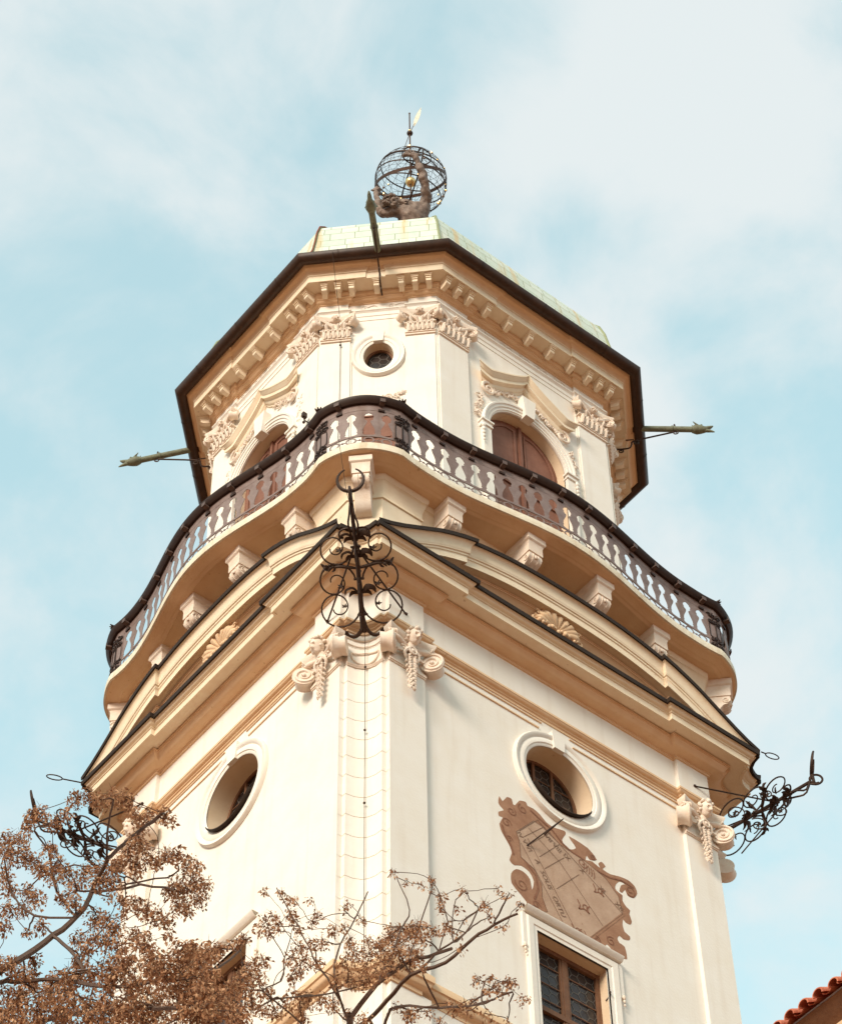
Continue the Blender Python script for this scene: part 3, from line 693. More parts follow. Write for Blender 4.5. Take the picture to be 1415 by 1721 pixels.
# ------------------------------------------------------------------ octagonal storey
H0 = [3.365, 2.716, 3.365, 2.716]
def oct_loop(o, z, rec=.08, b0=(2.15, 1.62, .92), brk=True):
    out = []
    for k in (0, 5, 1, 6, 2, 7, 3, 4):
        h0 = H0[k] if k < 4 else 1.775; h = h0+.414*o; b = (b0[k % 2] if k < 4 else b0[2])-.9*o; b = max(b, .12)
        m = octF(k)
        pts = ((-h, o), (-b, o), (-b, o-rec), (b, o-rec), (b, o), (h, o)) if brk else ((-h, o), (h, o))
        out += [m @ V3((t, -q, z)) for t, q in pts]
    return out
def sweep_oct(name, prof, m, smooth=50, **k):
    mb = MB(); mb.loft([oct_loop(o, z, **k) for o, z in prof]); return mb.build(name, m, T, smooth=smooth)
# wall core corners + panels
for k in range(8):
    h = (H0[k] if k < 4 else 1.775)-.033; mb = MB()
    if k < 4:
        r = 1.46 if k % 2 == 0 else 1.36; zs = 61.92
        hl = [(-r, 56.0), (-r, zs)]+circ(0, zs, r, n=24, a0=pi, a1=0)[1:-1]+[(r, zs), (r, 56.0)]
        outer = [(-h, 55.9), (-r, 55.9)]+hl+[(r, 55.9), (h, 55.9), (h, 66.3), (-h, 66.3)]
        mb.poly([outer[:2]+hl[1:-1]+outer[-4:]], -.08)
        mb.build('upper_wall', PL, T, mw=octF(k), smooth=0)
    else:
        mb.poly([[(-h, 55.9), (h, 55.9), (h, 66.3), (-h, 66.3)], circ(0, 64.17, .45, .68)], -.08); mb.build('upper_wall', PL, T, mw=octF(k), smooth=0)
# pilasters with a thin back layer
pilm = {}
def upil(w_):
    if w_ not in pilm:
        mb = MB(); mb.box(-w_/2, w_/2, -.09, 0, 56.0, 66.2); mb.box(-w_/2-.05, w_/2+.05, -.09, -.045, 56.0, 66.2); pilm[w_] = mb
    return pilm[w_]
PIL = []
for k in range(8):
    h, wd = ((3.365, 1.10), (2.716, 1.02), (1.775, .86))[k % 2 if k < 4 else 2]
    for s in (-1, 1): PIL.append((k, s*(h-.07-wd/2), wd))
for k, t, wd in PIL: upil(wd).build('upper_pilaster', PL, T, mw=octF(k, t), smooth=0)
# Corinthian capitals
def ucap(wd):
    e = MB(); hw = wd/2; z0 = 64.98
    for a, b_, o in ((z0, z0+.05, .05), (z0+.05, z0+.09, .03), (z0+.09, z0+.13, .07)): e.box(-hw-o*.5, hw+o*.5, -.02, o, a, b_)
    e.box(-hw, hw, -.02, .06, z0+.13, z0+.95)
    nl = 6
    for i in range(nl):                                       # leaf row
        t = -hw+.08+(wd-.16)*i/(nl-1)
        for dz, sgn in ((0, 1),):
            e.tube([(t, -.07, z0+.14), (t, -.11, z0+.28), (t, -.15, z0+.40), (t, -.19, z0+.43), (t, -.20, z0+.38)], [.05, .07, .065, .04, .012], 6, flat=.6)
            e.tube([(t+.05, -.09, z0+.14), (t+.08, -.12, z0+.30), (t+.06, -.13, z0+.36)], [.02, .03, .01], 5)
    e.loft([[(x*(hw+q), -o, z) for x, o in ((-1, -.02), (1, -.02), (1, .10+q), (-1, .10+q))] for q, z in ((.0, z0+.44), (.05, z0+.46), (.05, z0+.50), (.02, z0+.52))], caps=True)
    for s in (-1, 1):                                         # corner volutes
        m = Matrix.Translation((s*(hw+.07), -.20, z0+.80)) @ Matrix.Rotation(-s*R(45), 4, 'Z'); volute_disc(e, m, .17, .2, 1.8)
        e.tube([(s*.04, -.12, z0+.55), (s*hw*.5, -.17, z0+.75), (s*hw*.85, -.2, z0+.90), (s*(hw+.05), -.22, z0+.96)], [.03, .05, .06, .05], 6)
        scroll(e, (s*hw*.42, z0+.78), .10, pi/2, 1.2, -s, .17, .03, 5, n=12)
        e.tube([(s*hw*.6, -.12, z0+.52), (s*hw*.66, -.2, z0+.66), (s*hw*.6, -.24, z0+.72)], [.04, .05, .012], 5)
        e.tube([(s*hw*.15, -.12, z0+.52), (s*hw*.2, -.2, z0+.64), (s*hw*.2, -.24, z0+.68)], [.04, .05, .012], 5)
    n = 12
    def ab(o, z, ext): return [((-1+2*i/n)*(hw+.16+ext), -(.10+o+.14*abs(-1+2*i/n)**2), z) for i in range(n+1)]+[(hw+.16+ext, .02, z), (-hw-.16-ext, .02, z)]
    e.loft([ab(0, z0+.96, -.03), ab(.03, z0+.99, 0), ab(.03, z0+1.04, 0), ab(.06, z0+1.08, .02), ab(.06, z0+1.14, .02)], caps=True)
    for q in range(6): a = q*pi/3; e.tube([(0, -.17, z0+1.04), (cos(a)*.07, -.23, z0+1.04+sin(a)*.07), (cos(a)*.12, -.2, z0+1.04+sin(a)*.12)], [.03, .04, .01], 5)
    e.ball((0, -.22, z0+1.04), .05, 7, 5)
    return e
cm = {}
for k, t, wd in PIL:
    if wd not in cm: cm[wd] = ucap(wd).build('upper_capital', ST, T, mw=octF(k, t), smooth=50)
    else: dup(cm[wd], T, octF(k, t))
sweep_oct('upper_architrave', [(-.08, 66.10), (.02, 66.10), (.02, 66.28), (.045, 66.30), (.045, 66.46), (.09, 66.52), (.11, 66.53), (.11, 66.58), (0, 66.62)], PL, 30)
sweep_oct('upper_frieze', [(0, 66.62), (0, 67.0)], PL, 20)
sweep_oct('upper_bed_moulding', [(0, 66.98), (.035, 66.99), (.035, 67.03)]+arcp(.04, 67.035, .15, 67.12, .025, 5)+[(.18, 67.13), (.18, 67.19)]+[(.20, 67.20), (.24, 67.24), (.25, 67.25), (.25, 67.37)], OC)
sweep_oct('upper_cornice', [(.14, 67.37), (.66, 67.385), (.66, 67.36), (.69, 67.36), (.69, 67.64), (.72, 67.66), (.72, 67.70)], MO, rec=.05)
sweep_oct('upper_cyma', [(.72, 67.70)]+arcp(.73, 67.71, .86, 67.86, -.03, 4)+[(.88, 67.87), (.90, 67.90), (.96, 67.98)], OC, rec=.05)
# frieze scrolls in low relief
fr0 = None
for k in range(8):
    for i, t in enumerate(([-1.4, -.7, 0, .7, 1.4] if k < 4 else [-.45, .4])):
        if fr0 is None:
            e = MB(); scroll(e, (0, 66.80), .12, 0, 1.2, 1, -.065, .02, 5, n=16, shrink=.3); e.tube([(.10, .065, 66.8), (.3, .065, 66.88), (.42, .065, 66.8)], [.018, .018, .008], 5); fr0 = e.build('frieze_relief', PL, T, mw=octF(k, t))
        else: dup(fr0, T, octF(k, t))
# modillions
md = MB(); md.box(-.12, .12, .2, .62, 67.32, 67.385); md.box(-.105, .105, .2, .59, 67.28, 67.32); md.box(-.085, .085, .2, .55, 67.22, 67.28)
md.loft([[(-x, -.24, z), (x, -.24, z), (x, -o, z), (-x, -o, z)] for x, o, z in ((.08, .52, 67.22), (.08, .52, 67.10), (.075, .44, 67.05), (.07, .3, 67.03))], caps=True)
m0 = None
for k in range(8):
    ts = {0: [-3.3, -2.85, -2.4, -1.7, -.85, 0, .85, 1.7, 2.4, 2.85, 3.3], 1: [-2.65, -2.2, -1.75, -.9, 0, .9, 1.75, 2.2, 2.65], 4: [-1.60, -1.18, -.76, 0, .76, 1.18, 1.60]}[k % 2 if k < 4 else 4]
    for t in ts:
        if m0 is None: m0 = md.build('modillion', MO, T, mw=octF(k, t), smooth=30)
        else: dup(m0, T, octF(k, t))
gp = [(.90, 68.06), (.93, 67.97), (.99, 67.89), (1.08, 67.85), (1.18, 67.87), (1.26, 67.94), (1.30, 68.04), (1.305, 68.11), (1.28, 68.12), (1.27, 68.06), (.9, 68.10)]
sweep_oct('gutter', gp, GUT, 60, brk=False)
# gutter joint clips
e = MB()
for k in range(8):
    h = (H0[k] if k < 4 else 1.775)+.4
    for i in range(3 if k < 4 else 2):
        t = -h+2*h*(i+.5)/(3 if k < 4 else 2)
        q = MB(); q.loft([[(t+s*.02, -o-(.012 if 67 < z else 0), z-.01) for o, z in gp[1:8]] for s in (-1, 1)], closed=False); e.join(q.xf(octF(k)))
e.build('gutter_clip', GUT, T)
# roof with uv for the copper sheets
rp_ = [(1.22, 68.02), (1.0, 68.25), (.72, 68.75), (.52, 69.35), (.40, 70.05), (.31, 70.7), (.16, 71.25), (-.12, 71.66), (-.55, 72.0), (-1.2, 72.35), (-2.2, 73.0), (-2.9, 73.6)]
rv, rf, ruv = [], [], []
rv2 = []
for k in range(8):
    acc = 0; prev = None
    for o, z in rp_:
        if prev: acc += hypot(o-prev[0], z-prev[1])
        prev = (o, z); h = (H0[k] if k < 4 else 1.775)+.414*o
        for t in (-h, h): rv2.append((octF(k) @ V3((t, -o, z)), (t+k*.37, acc)))
    b = k*2*len(rp_)
    for i in range(len(rp_)-1): rf.append((b+2*i, b+2*i+1, b+2*i+3, b+2*i+2))
me = bpy.data.meshes.new('roof'); me.from_pydata([tuple(p) for p, _ in rv2], [], rf)
uvl = me.uv_layers.new(name='UVMap')
for lp in me.loops: uvl.data[lp.index].uv = rv2[lp.vertex_index][1]
me.materials.append(ROOF); ro = bpy.data.objects.new('roof', me); col.objects.link(ro); ro.parent = T
# hip rolls and upper dome/lantern
for k in (0, 5, 1, 6, 2, 7, 3, 4):
    h0 = H0[k] if k < 4 else 1.775; e = MB()
    e.tube([octF(k) @ V3((h0+.414*o, -o-.01, z)) for o, z in rp_], .045, 6); e.build('hip_roll', ROOF, ro)
e = MB(); n = 16
dm = [(3.0, 73.3), (2.7, 74.2), (2.2, 75.3), (1.6, 76.3), (1.2, 77.2), (1.05, 78.2), (1.15, 78.5), (1.15, 78.7), (.9, 78.8)]
e.loft([[(r_*cos(2*pi*(i+.5)/n), r_*sin(2*pi*(i+.5)/n)*.92, z) for i in range(n)] for r_, z in dm], caps=True); e.build('dome', VERD, ro)
# lightning cable on the roof hip, down the front and on the corner strip
e = MB(); e.tube([octF(4) @ V3((-(1.775+.414*o), -o-.07, z)) for o, z in rp_[:10]], .022, 5); e.build('roof_cable', mat('rusty_cable', (.28, .07, .04)), T)
e = MB()
e.tube([octF(4) @ V3(p) for p in ((-1.25, -1.32, 68.0), (-1.2, -.8, 67.0), (-1.15, -.10, 66.0), (-1.13, -.05, 64.7), (-1.13, -.05, 61.5), (-1.15, -.04, 60.0))], .008, 5)
for z in (64.75, 61.6): e.ball(octF(4) @ V3((-1.13, -.06, z)), .04, 6, 4)
e.tube([cornF(0) @ V3(p) for p in ((-.5, -1.7, 55.6), (-.35, -1.2, 54.0), (-.05, -1.15, 52.3), (0, -.25, 50.1), (0, .10, 49.5), (0, .15, 46.4), (0, .15, 43.9), (.01, .15, 39.1))], .008, 5)
for z in (48.6, 46.35, 43.9): e.ball(cornF(0) @ V3((0, .13, z)), .035, 6, 4)
e.build('lightning_cable', IR, T)

# oculi
oc = oval_window(.45, .68, .36, .34, .16, bars=False, name='oculus_window', sill=False); oc.matrix_local = octF(4, 0, -.08, 64.17)
for k in (5, 6, 7): dup(oc, T, octF(k, 0, -.08, 64.17))
# stucco under the oculi
rnd = random.Random(2)
e = MB(); rocaille(e, rnd, -.75, 61.9, .75, 62.1, 9, -.07, .035)
q = e.build('rocaille', ST, T); q.matrix_local = octF(4)
for k in (5, 6, 7): dup(q, T, octF(k))
# small wall lamp / hook near the left capital
e = MB(); e.tube([(0, -.0, 0), (0, -.18, .0), (0, -.2, .15)], .02, 5); e.box(-.05, .05, .12, .26, .12, .32); e.ball((0, -.2, -.12), .05, 6, 4); e.build('wall_hook', IR, T, mw=octF(3, 2.35, 0, 61.4))

# doors with arch, archivolt and swan pediment
def doorway(r, zs, k):
    e = MB(); n = 28
    def arch(dr, o): return [((r+dr)*cos(pi*i/n), -o, zs+(r+dr)*sin(pi*i/n)) for i in range(n+1)]
    pr_ = [(0, -.09), (0, .0), (.05, .01), (.05, .035), (.14, .04), (.15, .07), (.24, .08), (.25, .11), (.30, .12), (.33, .08), (.33, -.09)]
    e.loft([arch(dr, o) for dr, o in pr_], closed=False)
    for s in (-1, 1):
        e.box(*(sorted((s*r, s*(r+.30)))), -.09, .05, 56.0, zs-.25); e.box(*(sorted((s*(r-.03), s*(r+.36)))), -.09, .10, zs-.25, zs-.19)
        e.box(*(sorted((s*(r-.05), s*(r+.40)))), -.09, .14, zs-.08, zs-.01); e.box(*(sorted((s*(r-.0), s*(r+.36)))), -.09, .09, zs-.19, zs-.08)
        for q in range(5): e.ball((s*(r+.33), -.1, zs-.35-.17*q), .075-.008*q, 6, 5, (1, .7, 1.3))
    key(e, zs+r+.85, zs+r-.06, .26, .17, -.08, .20)
    fr = e.build('doorway', PL, T, smooth=40)
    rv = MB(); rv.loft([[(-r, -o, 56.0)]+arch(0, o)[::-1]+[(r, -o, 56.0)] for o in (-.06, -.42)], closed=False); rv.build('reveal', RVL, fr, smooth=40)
    # door leaves
    d = MB(); op = [(-r, 56.0), (r, 56.0)]+[((r)*cos(pi*i/n), zs+r*sin(pi*i/n)) for i in range(n+1)]
    d.poly([op], -.39)
    d.box(-.05, .05, -.39, -.30, 56.0, zs+r-.06)
    lv = d.build('door', DOOR, fr, smooth=0)
    for s in (-1, 1):
        pm = MB(); x0, x1 = sorted((s*.16, s*(r-.16)))
        def top(x, dr): return zs+sqrt(max(.01, (r-.18-dr)**2-x*x))
        def outl(dr):
            xs = [x0+dr+(x1-x0-2*dr)*i/10 for i in range(11)]
            return [(x0+dr, 60.3+dr)]+[(x, min(top(x, dr), zs+r*.80-dr)) for x in xs]+[(x1-dr, 60.3+dr)]
        a, b_ = outl(0), outl(.07)
        pm.loft([[(x, .39-.012, z) for x, z in a], [(x, .34, z) for x, z in a], [(x, .36, z) for x, z in b_], [(x, .385, z) for x, z in b_]])
        pm.box(x0, x1, -.385, -.345, 56.2, 60.0)
        pm.build('door_moulding', DOOR, lv, smooth=30)
    # swan-neck hood
    hw = 1.98 if k % 2 == 0 else 1.95; H_ = MB()
    zt = lambda u: 65.50-.05-1.02*min(1, abs(u)/.75)**.72+(.14*((abs(u)-.75)/.25)**2 if abs(u) > .75 else 0)
    us = [-1+2*i/48 for i in range(49)]
    pf = [(0, -.62), (.05, -.60), (.05, -.54), (.10, -.52), (.13, -.44), (.13, -.38), (.25, -.36), (.25, -.22), (.28, -.20), (.33, -.08), (.36, -.06), (.36, 0), (.0, .03)]
    rings = [[(u*(hw-.36+o), -(o-.08), zt(u)+dz) for u in us] for o, dz in pf]
    H_.loft(rings, closed=False)
    for j in (0, 48): H_.add([rg[j] for rg in rings]+[(rings[0][j][0], .08, rings[-1][j][2])], [tuple(range(len(rings)+1))])
    H_.build('hood', MO, fr, smooth=45)
    # stucco between hood and arch
    rnd = random.Random(k)
    for s in (-1, 1):
        q = MB(); rocaille(q, rnd, s*1.50, 63.75, s*1.05, 63.95, 4, -.05, .05); rocaille(q, rnd, s*1.0, 64.0, s*.35, 64.35, 4, -.05, .04); rocaille(q, rnd, s*1.78, 63.3, s*1.86, 62.1, 6, -.05, .04)
        scroll(q, (s*1.45, 63.72), .30, pi/2, 1.5, -s, .02, .055, 6)
        q.build('rocaille', ST, fr, smooth=50)
    return fr
d0 = doorway(1.46, 61.92, 0); d0.matrix_local = octF(0)
d1 = doorway(1.36, 61.92, 1); d1.matrix_local = octF(3)
def dup2(o, mw):
    c = o.copy(); col.objects.link(c); c.parent = T; c.matrix_local = mw
    for ch in list(o.children):
        d = ch.copy(); col.objects.link(d); d.parent = c
        for g in list(ch.children):
            h = g.copy(); col.objects.link(h); h.parent = d
dup2(d0, octF(2)); dup2(d1, octF(1))

# ------------------------------------------------------------------ water spouts
def spout():
    e = MB(); A = V3((0, -1.1, 67.98)); B = V3((0, -2.82, 67.66)); d = (B-A).normalized()
    e.tube([A, B], .10, 10); 
    for s in (.0, .62, 1.0):
        p = A.lerp(B, s); e.tube([p-d*.03, p+d*.03], .125, 10)
    fr = e.build('water_spout', VERD, T, smooth=50)
    h = MB(); p = B
    h.tube([p, p+d*.12, p+d*.25, p+d*.38, p+d*.46], [.13, .17, .15, .11, .07], 10)
    h.tube([p+d*.30+V3((0, 0, .02)), p+d*.55+V3((0, 0, .12)), p+d*.66+V3((0, 0, .20))], [.09, .06, .015], 8, flat=1)
    h.tube([p+d*.30-V3((0, 0, .03)), p+d*.50-V3((0, 0, .06)), p+d*.68-V3((0, 0, .12))], [.08, .06, .015], 8)
    for s in (-1, 1):
        h.tube([p+d*.15+V3((s*.12, 0, .06)), p+d*.02+V3((s*.2, 0, .16))], [.05, .01], 5); h.ball(p+d*.28+V3((s*.1, 0, .1)), .04, 6, 4)
    for q in range(4): h.tube([p+d*(.02+.09*q)+V3((0, 0, .14)), p+d*(-.02+.09*q)+V3((0, 0, .24))], [.03, .008], 5)
    h.build('dragon_head', VERD, fr, smooth=50)
    b = MB(); b.tube([(0, -.2, 67.0), (0, -.55, 66.98), (0, -.75, 67.02), (0, -.82, 67.2), (0, -.95, 67.36), (0, -2.2, 67.62)], .028, 6)
    for (y, z) in ((-2.25, 67.58), (-.95, 67.24), (-.45, 66.88)):
        b.tube([(0, y+a_, z+b_) for a_, b_ in spiral((0, 0), .11, 1.2, 1.3, 1, .3, 16)], .022, 5)
    b.tube([(0, -.2, 67.45), (0, -.9, 67.42)], .022, 5)
    b.tube([(0, -2.2, 67.62), (0, -2.25, 67.85), (0, -2.25, 68.02)], .03, 5)
    b.build('spout_bracket', IR, fr)
    return fr
sp = spout(); sp.matrix_local = octF(4, .14)
for k in (5, 6, 7): dup(sp, T, octF(k))

# ------------------------------------------------------------------ wrought iron corner brackets
def bracket():
    b0 = V3((0, -.02, 49.72)); b1 = V3((0, -2.80, 51.50)); e1 = (b1-b0).normalized(); Lb = (b1-b0).length
    def P(a, w_, h=0): 
        nrm = V3((1, 0, 0)).cross(e1).normalized()
        return b0+e1*a+V3((w_, 0, 0))+nrm*h
    e = MB(); e.tube([P(0, 0), P(Lb*.5, 0), P(Lb, 0)], .05, 8)
    for a in (.45, 1.35, 2.15): e.tube([P(a-.03, 0), P(a+.03, 0)], .085, 6); e.tube([P(a, -.13), P(a, .13)], .035, 6)
    fr = e.build('iron_bracket', IR, T)
    s = MB()
    def sp_(c, r_, a0, turns, dr, th, shrink=.2): 
        for sg in (-1, 1):
            p = spiral((c[0], c[1]), r_, a0, turns, dr, shrink, 34, .9); m = len(p)
            s.tube([P(c_w[0], sg*c_w[1]) for c_w in p], [th*(1-.35*i/m) for i in range(m)], 5)
    # (a along the bar, w sideways)
    def leafy(a, w_, r_=.06):
        for sg in (-1, 1):
            for q in range(5):
                an = q*2*pi/5; c = P(a, sg*w_); s.tube([c, c+V3((cos(an)*r_, 0, sin(an)*r_)), c+V3((cos(an)*r_*1.7, -.02, sin(an)*r_*1.7))], [r_*.35, r_*.4, r_*.1], 5)
            s.ball(P(a, sg*w_), r_*.55, 6, 4)
    sp_((.68, .60), .58, -pi/2, 1.45, -1, .026); leafy(.70, .42, .05)
    sp_((1.32, .60), .52, -pi/2, 1.5, 1, .026); leafy(1.20, .46, .06)
    sp_((2.16, .54), .48, -pi/2, 1.5, -1, .026); leafy(2.10, .42, .06)
    for sg in (-1, 1):                                         # feet hooks, long outer bows, acanthus leaves, cross flower bar
        s.tube([P(.42, 0), P(.10, sg*.06), P(-.08, sg*.22), P(-.05, sg*.40), P(.06, sg*.46), P(-.10, sg*.52), P(-.26, sg*.54)], [.045, .05, .05, .045, .04, .035, .03], 6)
        s.tube([P(1.62, sg*.02), P(1.66, sg*.25), P(1.70, sg*.48), P(1.68, sg*.78)], [.03, .05, .045, .02], 6)
        for q in range(4):
            w_ = .55+.09*q; aa = q*1.9; s.tube([P(1.69, sg*w_), P(1.69+.07*cos(aa), sg*(w_+.04), .07*sin(aa)), P(1.69+.12*cos(aa+.5), sg*(w_+.09), .11*sin(aa+.5))], [.03, .04, .01], 5)
            s.tube([P(1.69, sg*w_), P(1.69-.07*cos(aa), sg*(w_+.04), -.07*sin(aa)), P(1.69-.12*cos(aa+.4), sg*(w_+.1), -.10*sin(aa+.4))], [.025, .035, .01], 5)
        s.ball(P(1.69, sg*.82), .05, 6, 4)
        for a in (1.0, 1.9, 2.35):
            s.tube([P(a, sg*.05), P(a+.14, sg*.18, .03), P(a+.10, sg*.34, .05), P(a-.02, sg*.38, .03)], [.03, .09, .07, .012], 6, flat=.35)
            s.tube([P(a, sg*.05), P(a+.02, sg*.20, .02), P(a-.08, sg*.28, .04)], [.03, .06, .012], 6, flat=.35)
        s.tube([P(2.5, 0), P(2.62, sg*.15), P(2.58, sg*.34), P(2.44, sg*.38), P(2.40, sg*.28)], [.028, .028, .026, .022, .04], 5)
    # scrolls standing in the vertical plane of the bar
    for c, r_, a0, dr in (((1.2, .36), .27, -pi/2, 1), ((2.0, .34), .26, -pi/2, -1), ((1.0, -.38), .30, pi/2, -1), ((2.1, -.36), .24, pi/2, 1)):
        p = spiral(c, r_, a0, 1.4, dr, .2, 26); s.tube([P(a, 0, h) for a, h in p], .02, 5)
        c0 = P(c[0], 0, c[1])
        for q in range(5): an = q*2*pi/5; s.tube([c0, c0+e1*cos(an)*.09+V3((0, 0, sin(an)*.09))], [.03, .01], 5)
    for a in (1.5,): 
        c0 = P(a, 0, -.55); s.tube([P(a, 0, -.05), P(a, 0, -.3), c0], [.02, .05, .01], 6)
        for q in range(3): s.ball(P(a, 0, -.28-.09*q), .06-.012*q, 6, 4, (1, 1, 1.3))
    s.build('scrollwork', IR, fr)
    t = MB()
    for sg in (-1, 1): t.tube([V3((sg*1.0, .375, 50.72)), P(2.1, sg*.05, .1)], .024, 6); t.ball((sg*1.0, .36, 50.72), .05, 6, 4)
    t.tube([P(.2, 0, .9), P(Lb*.8, 0, .04)], .02, 5)
    t.build('stay_rod', IR, fr)
    u = MB(); c = b1+V3((0, -.25, .42)); pts = [P(Lb, 0), b1+V3((0, -.12, -.12)), b1+V3((0, -.34, -.05)), b1+V3((0, -.40, .12)), b1+V3((0, -.22, .16))]
    lpc = spiral((0, 0), .20, 2.6, 1.15, -1, .75, 22); u.tube([P(Lb-.1, 0)]+[P(Lb+.17+a_, 0, .02+b_) for a_, b_ in lpc], .032, 7)
    fk = [V3((.33*cos(a), -2.95-.08*sin(a), 52.16+.36*sin(a))) for a in [R(-245+i*310/22) for i in range(23)]]
    u.tube(fk, [.02+.03*sin(pi*i/22) for i in range(23)], 7)
    u.tube([P(Lb+.05, 0, .1), V3((0, -2.88, 51.82))], .05, 6)
    for sg in (-1, 1): u.tube([P(2.3, sg*.05), P(2.7, sg*.12, .1), P(3.0, sg*.06, .2), V3((0, -2.88, 51.82))], .028, 5)
    u.build('hook_ring', IR, fr)
    return fr
br = bracket(); br.matrix_local = cornF(0)
for k in (1, 2, 3): dup(br, T, cornF(k))

# ------------------------------------------------------------------ sundial painted on the right face
OUTL = [(-1.98,46.15),(-1.88,46.04),(-1.74,46.27),(-1.58,46.3),(-1.55,46.15),(-1.47,46.16),(-1.33,46.4),(-1.12,46.48),(-1.07,46.38),(-0.88,46.4),(-0.67,46.32),(-0.49,46.18),(-0.25,46.14),(0.11,46.24),(0.13,46.12),(0.0,45.87),(0.1,45.7),(0.29,45.71),(0.45,45.86),(0.36,45.98),(0.25,46.14),(0.85,46.1),(1.13,45.86),(0.89,45.72),(0.8,45.81),(0.75,45.63),(0.96,45.71),(1.22,45.63),(1.17,45.75),(1.29,45.89),(1.41,45.79),(1.3,45.65),(1.54,45.62),(1.84,45.72),(2.14,45.77),(2.35,45.69),(2.42,45.48),(2.28,45.24),(2.08,45.21),(2.01,45.37),(1.91,45.21),(1.81,45.21),(1.89,45.45),(2.02,45.56),(1.85,45.55),(1.71,45.37),(1.67,45.2),(1.78,45.14),(1.9,45.11),(1.88,44.93),(1.99,44.79),(2.11,44.73),(2.07,44.59),(2.13,44.38),(2.06,44.24),(1.91,44.23),(1.84,44.29),(1.8,44.1),(1.85,43.89),(2.01,43.83),(1.98,43.69),(1.78,43.61),(1.66,43.66),(1.58,43.52),(1.64,43.41),(1.8,43.38),(1.84,43.01),(1.64,42.96),(1.54,42.86),(1.38,42.91),(1.32,43.07),(1.21,43.13),(1.15,43.02),(1.21,42.87),(0.53,42.87),(-0.12,42.86),(-0.81,42.82),(-1.26,42.83),(-1.29,43.06),(-1.53,43.25),(-1.73,43.42),(-1.73,43.73),(-1.56,43.97),(-1.33,44.01),(-1.14,43.88),(-1.1,43.57),(-1.02,43.88),(-1.15,44.12),(-1.41,44.17),(-1.62,44.06),(-1.76,44.15),(-1.67,44.44),(-1.75,44.66),(-1.95,44.94),(-2.02,45.19),(-1.9,45.47),(-2.02,45.45),(-2.03,45.59),(-1.86,45.74),(-1.95,45.81),(-2.02,45.9)]
INNL = [(-1.5,45.23),(-0.91,45.96),(-0.65,45.93),(-0.1,45.65),(0.76,45.56),(1.37,45.37),(1.74,44.99),(1.84,44.46),(0.58,42.92),(-0.06,42.85),(-0.9,42.82),(-1.21,42.84),(-1.09,43.08),(-0.91,42.95),(-0.65,43.12),(-0.79,43.49),(-0.78,43.92),(-0.99,44.29),(-1.4,44.46),(-1.41,44.97)]
BARL = [(1.84,44.52),(1.91,44.46),(0.65,42.9),(0.52,42.88)]
LINL = [[(-1.37,44.94),(-0.06,42.85)],[(-1.14,45.23),(0.3,42.88)],[(-0.78,46.07),(1.84,44.46)],[(-1.1,45.61),(-0.14,45.03),(1.12,43.67)],[(-1.39,45.33),(-0.78,46.07)],[(-1.26,45.21),(-0.6,45.93)],[(-1.08,45.07),(-0.37,45.9)],[(-0.79,44.82),(-0.1,45.65)],[(-0.65,44.51),(0.02,45.27)],[(-0.31,44.05),(0.47,44.97)]]
def soften(P, n=3):
    out = []
    for i in range(len(P)):
        a, b, c, d = P[i-1], P[i], P[(i+1) % len(P)], P[(i+2) % len(P)]
        for j in range(n):
            u = j/n; out.append(tuple(.5*((2*b[q])+(c[q]-a[q])*u*.8+((2*a[q]-5*b[q]+4*c[q]-d[q])*.8-.4*(c[q]-b[q]))*u*u+(c[q]-b[q]-.4*(c[q]-a[q])-.4*(d[q]-b[q])+0)*0*u**3) if 0 else b[q]+(c[q]-b[q])*u+.10*((b[q]-a[q])-(d[q]-c[q]))*u*(1-u)*2 for q in (0, 1)))
    return out
OUTL = soften(OUTL)
dm_ = MB(); dm_.prism([OUTL], -.135, -.116); sdl = dm_.build('sundial', SD2, T, mw=lowF(0), smooth=0)
q = MB(); q.poly([INNL], -.113); q.build('dial_field', SD1, sdl, smooth=0)
q = MB(); q.poly([BARL], -.110); q.build('dial_bar', SD2, sdl, smooth=0)
def ribbon(mb, p, w_, o):
    for a, b in zip(p, p[1:]):
        d = V3((b[0]-a[0], b[1]-a[1])); d = d/ (d.length or 1); nx, ny = -d[1]*w_/2, d[0]*w_/2
        mb.add([(a[0]+nx, -o, a[1]+ny), (b[0]+nx, -o, b[1]+ny), (b[0]-nx, -o, b[1]-ny), (a[0]-nx, -o, a[1]-ny)], [(0, 1, 2, 3)])
q = MB()
for l in LINL: ribbon(q, l, .018, -.108)
ribbon(q, INNL+INNL[:1], .014, -.1075)
q.build('hour_lines', SD3, sdl, smooth=0)
q = MB()
for i, (x, z, r_, a0, dr) in enumerate(((-1.80, 45.36, .17, 0, 1), (-1.62, 45.86, .16, 1, -1), (-1.25, 46.15, .16, 2, 1), (-1.42, 43.55, .22, 3, 1), (.62, 45.45, .17, 0, -1), (2.18, 45.42, .20, 4, 1), (.40, 43.02, .15, 1, -1), (1.35, 43.3, .16, 1, 1), (.9, 43.1, .12, 2, -1), (-1.75, 44.85, .12, 0, 1), (1.0, 45.85, .10, 1, 1), (-1.0, 43.15, .13, 0, 1))):
    ribbon(q, spiral((x, z), r_, a0, 1.3, dr, .25, 22), .026, -.1065+.0001*i)
for k_ in range(5): ribbon(q, [(.62+.08*k_+.05*cos(a), 45.38-.03*k_+.16*sin(a)) for a in [R(-70+140*j/8) for j in range(9)]], .02, -.1040+.0001*k_)
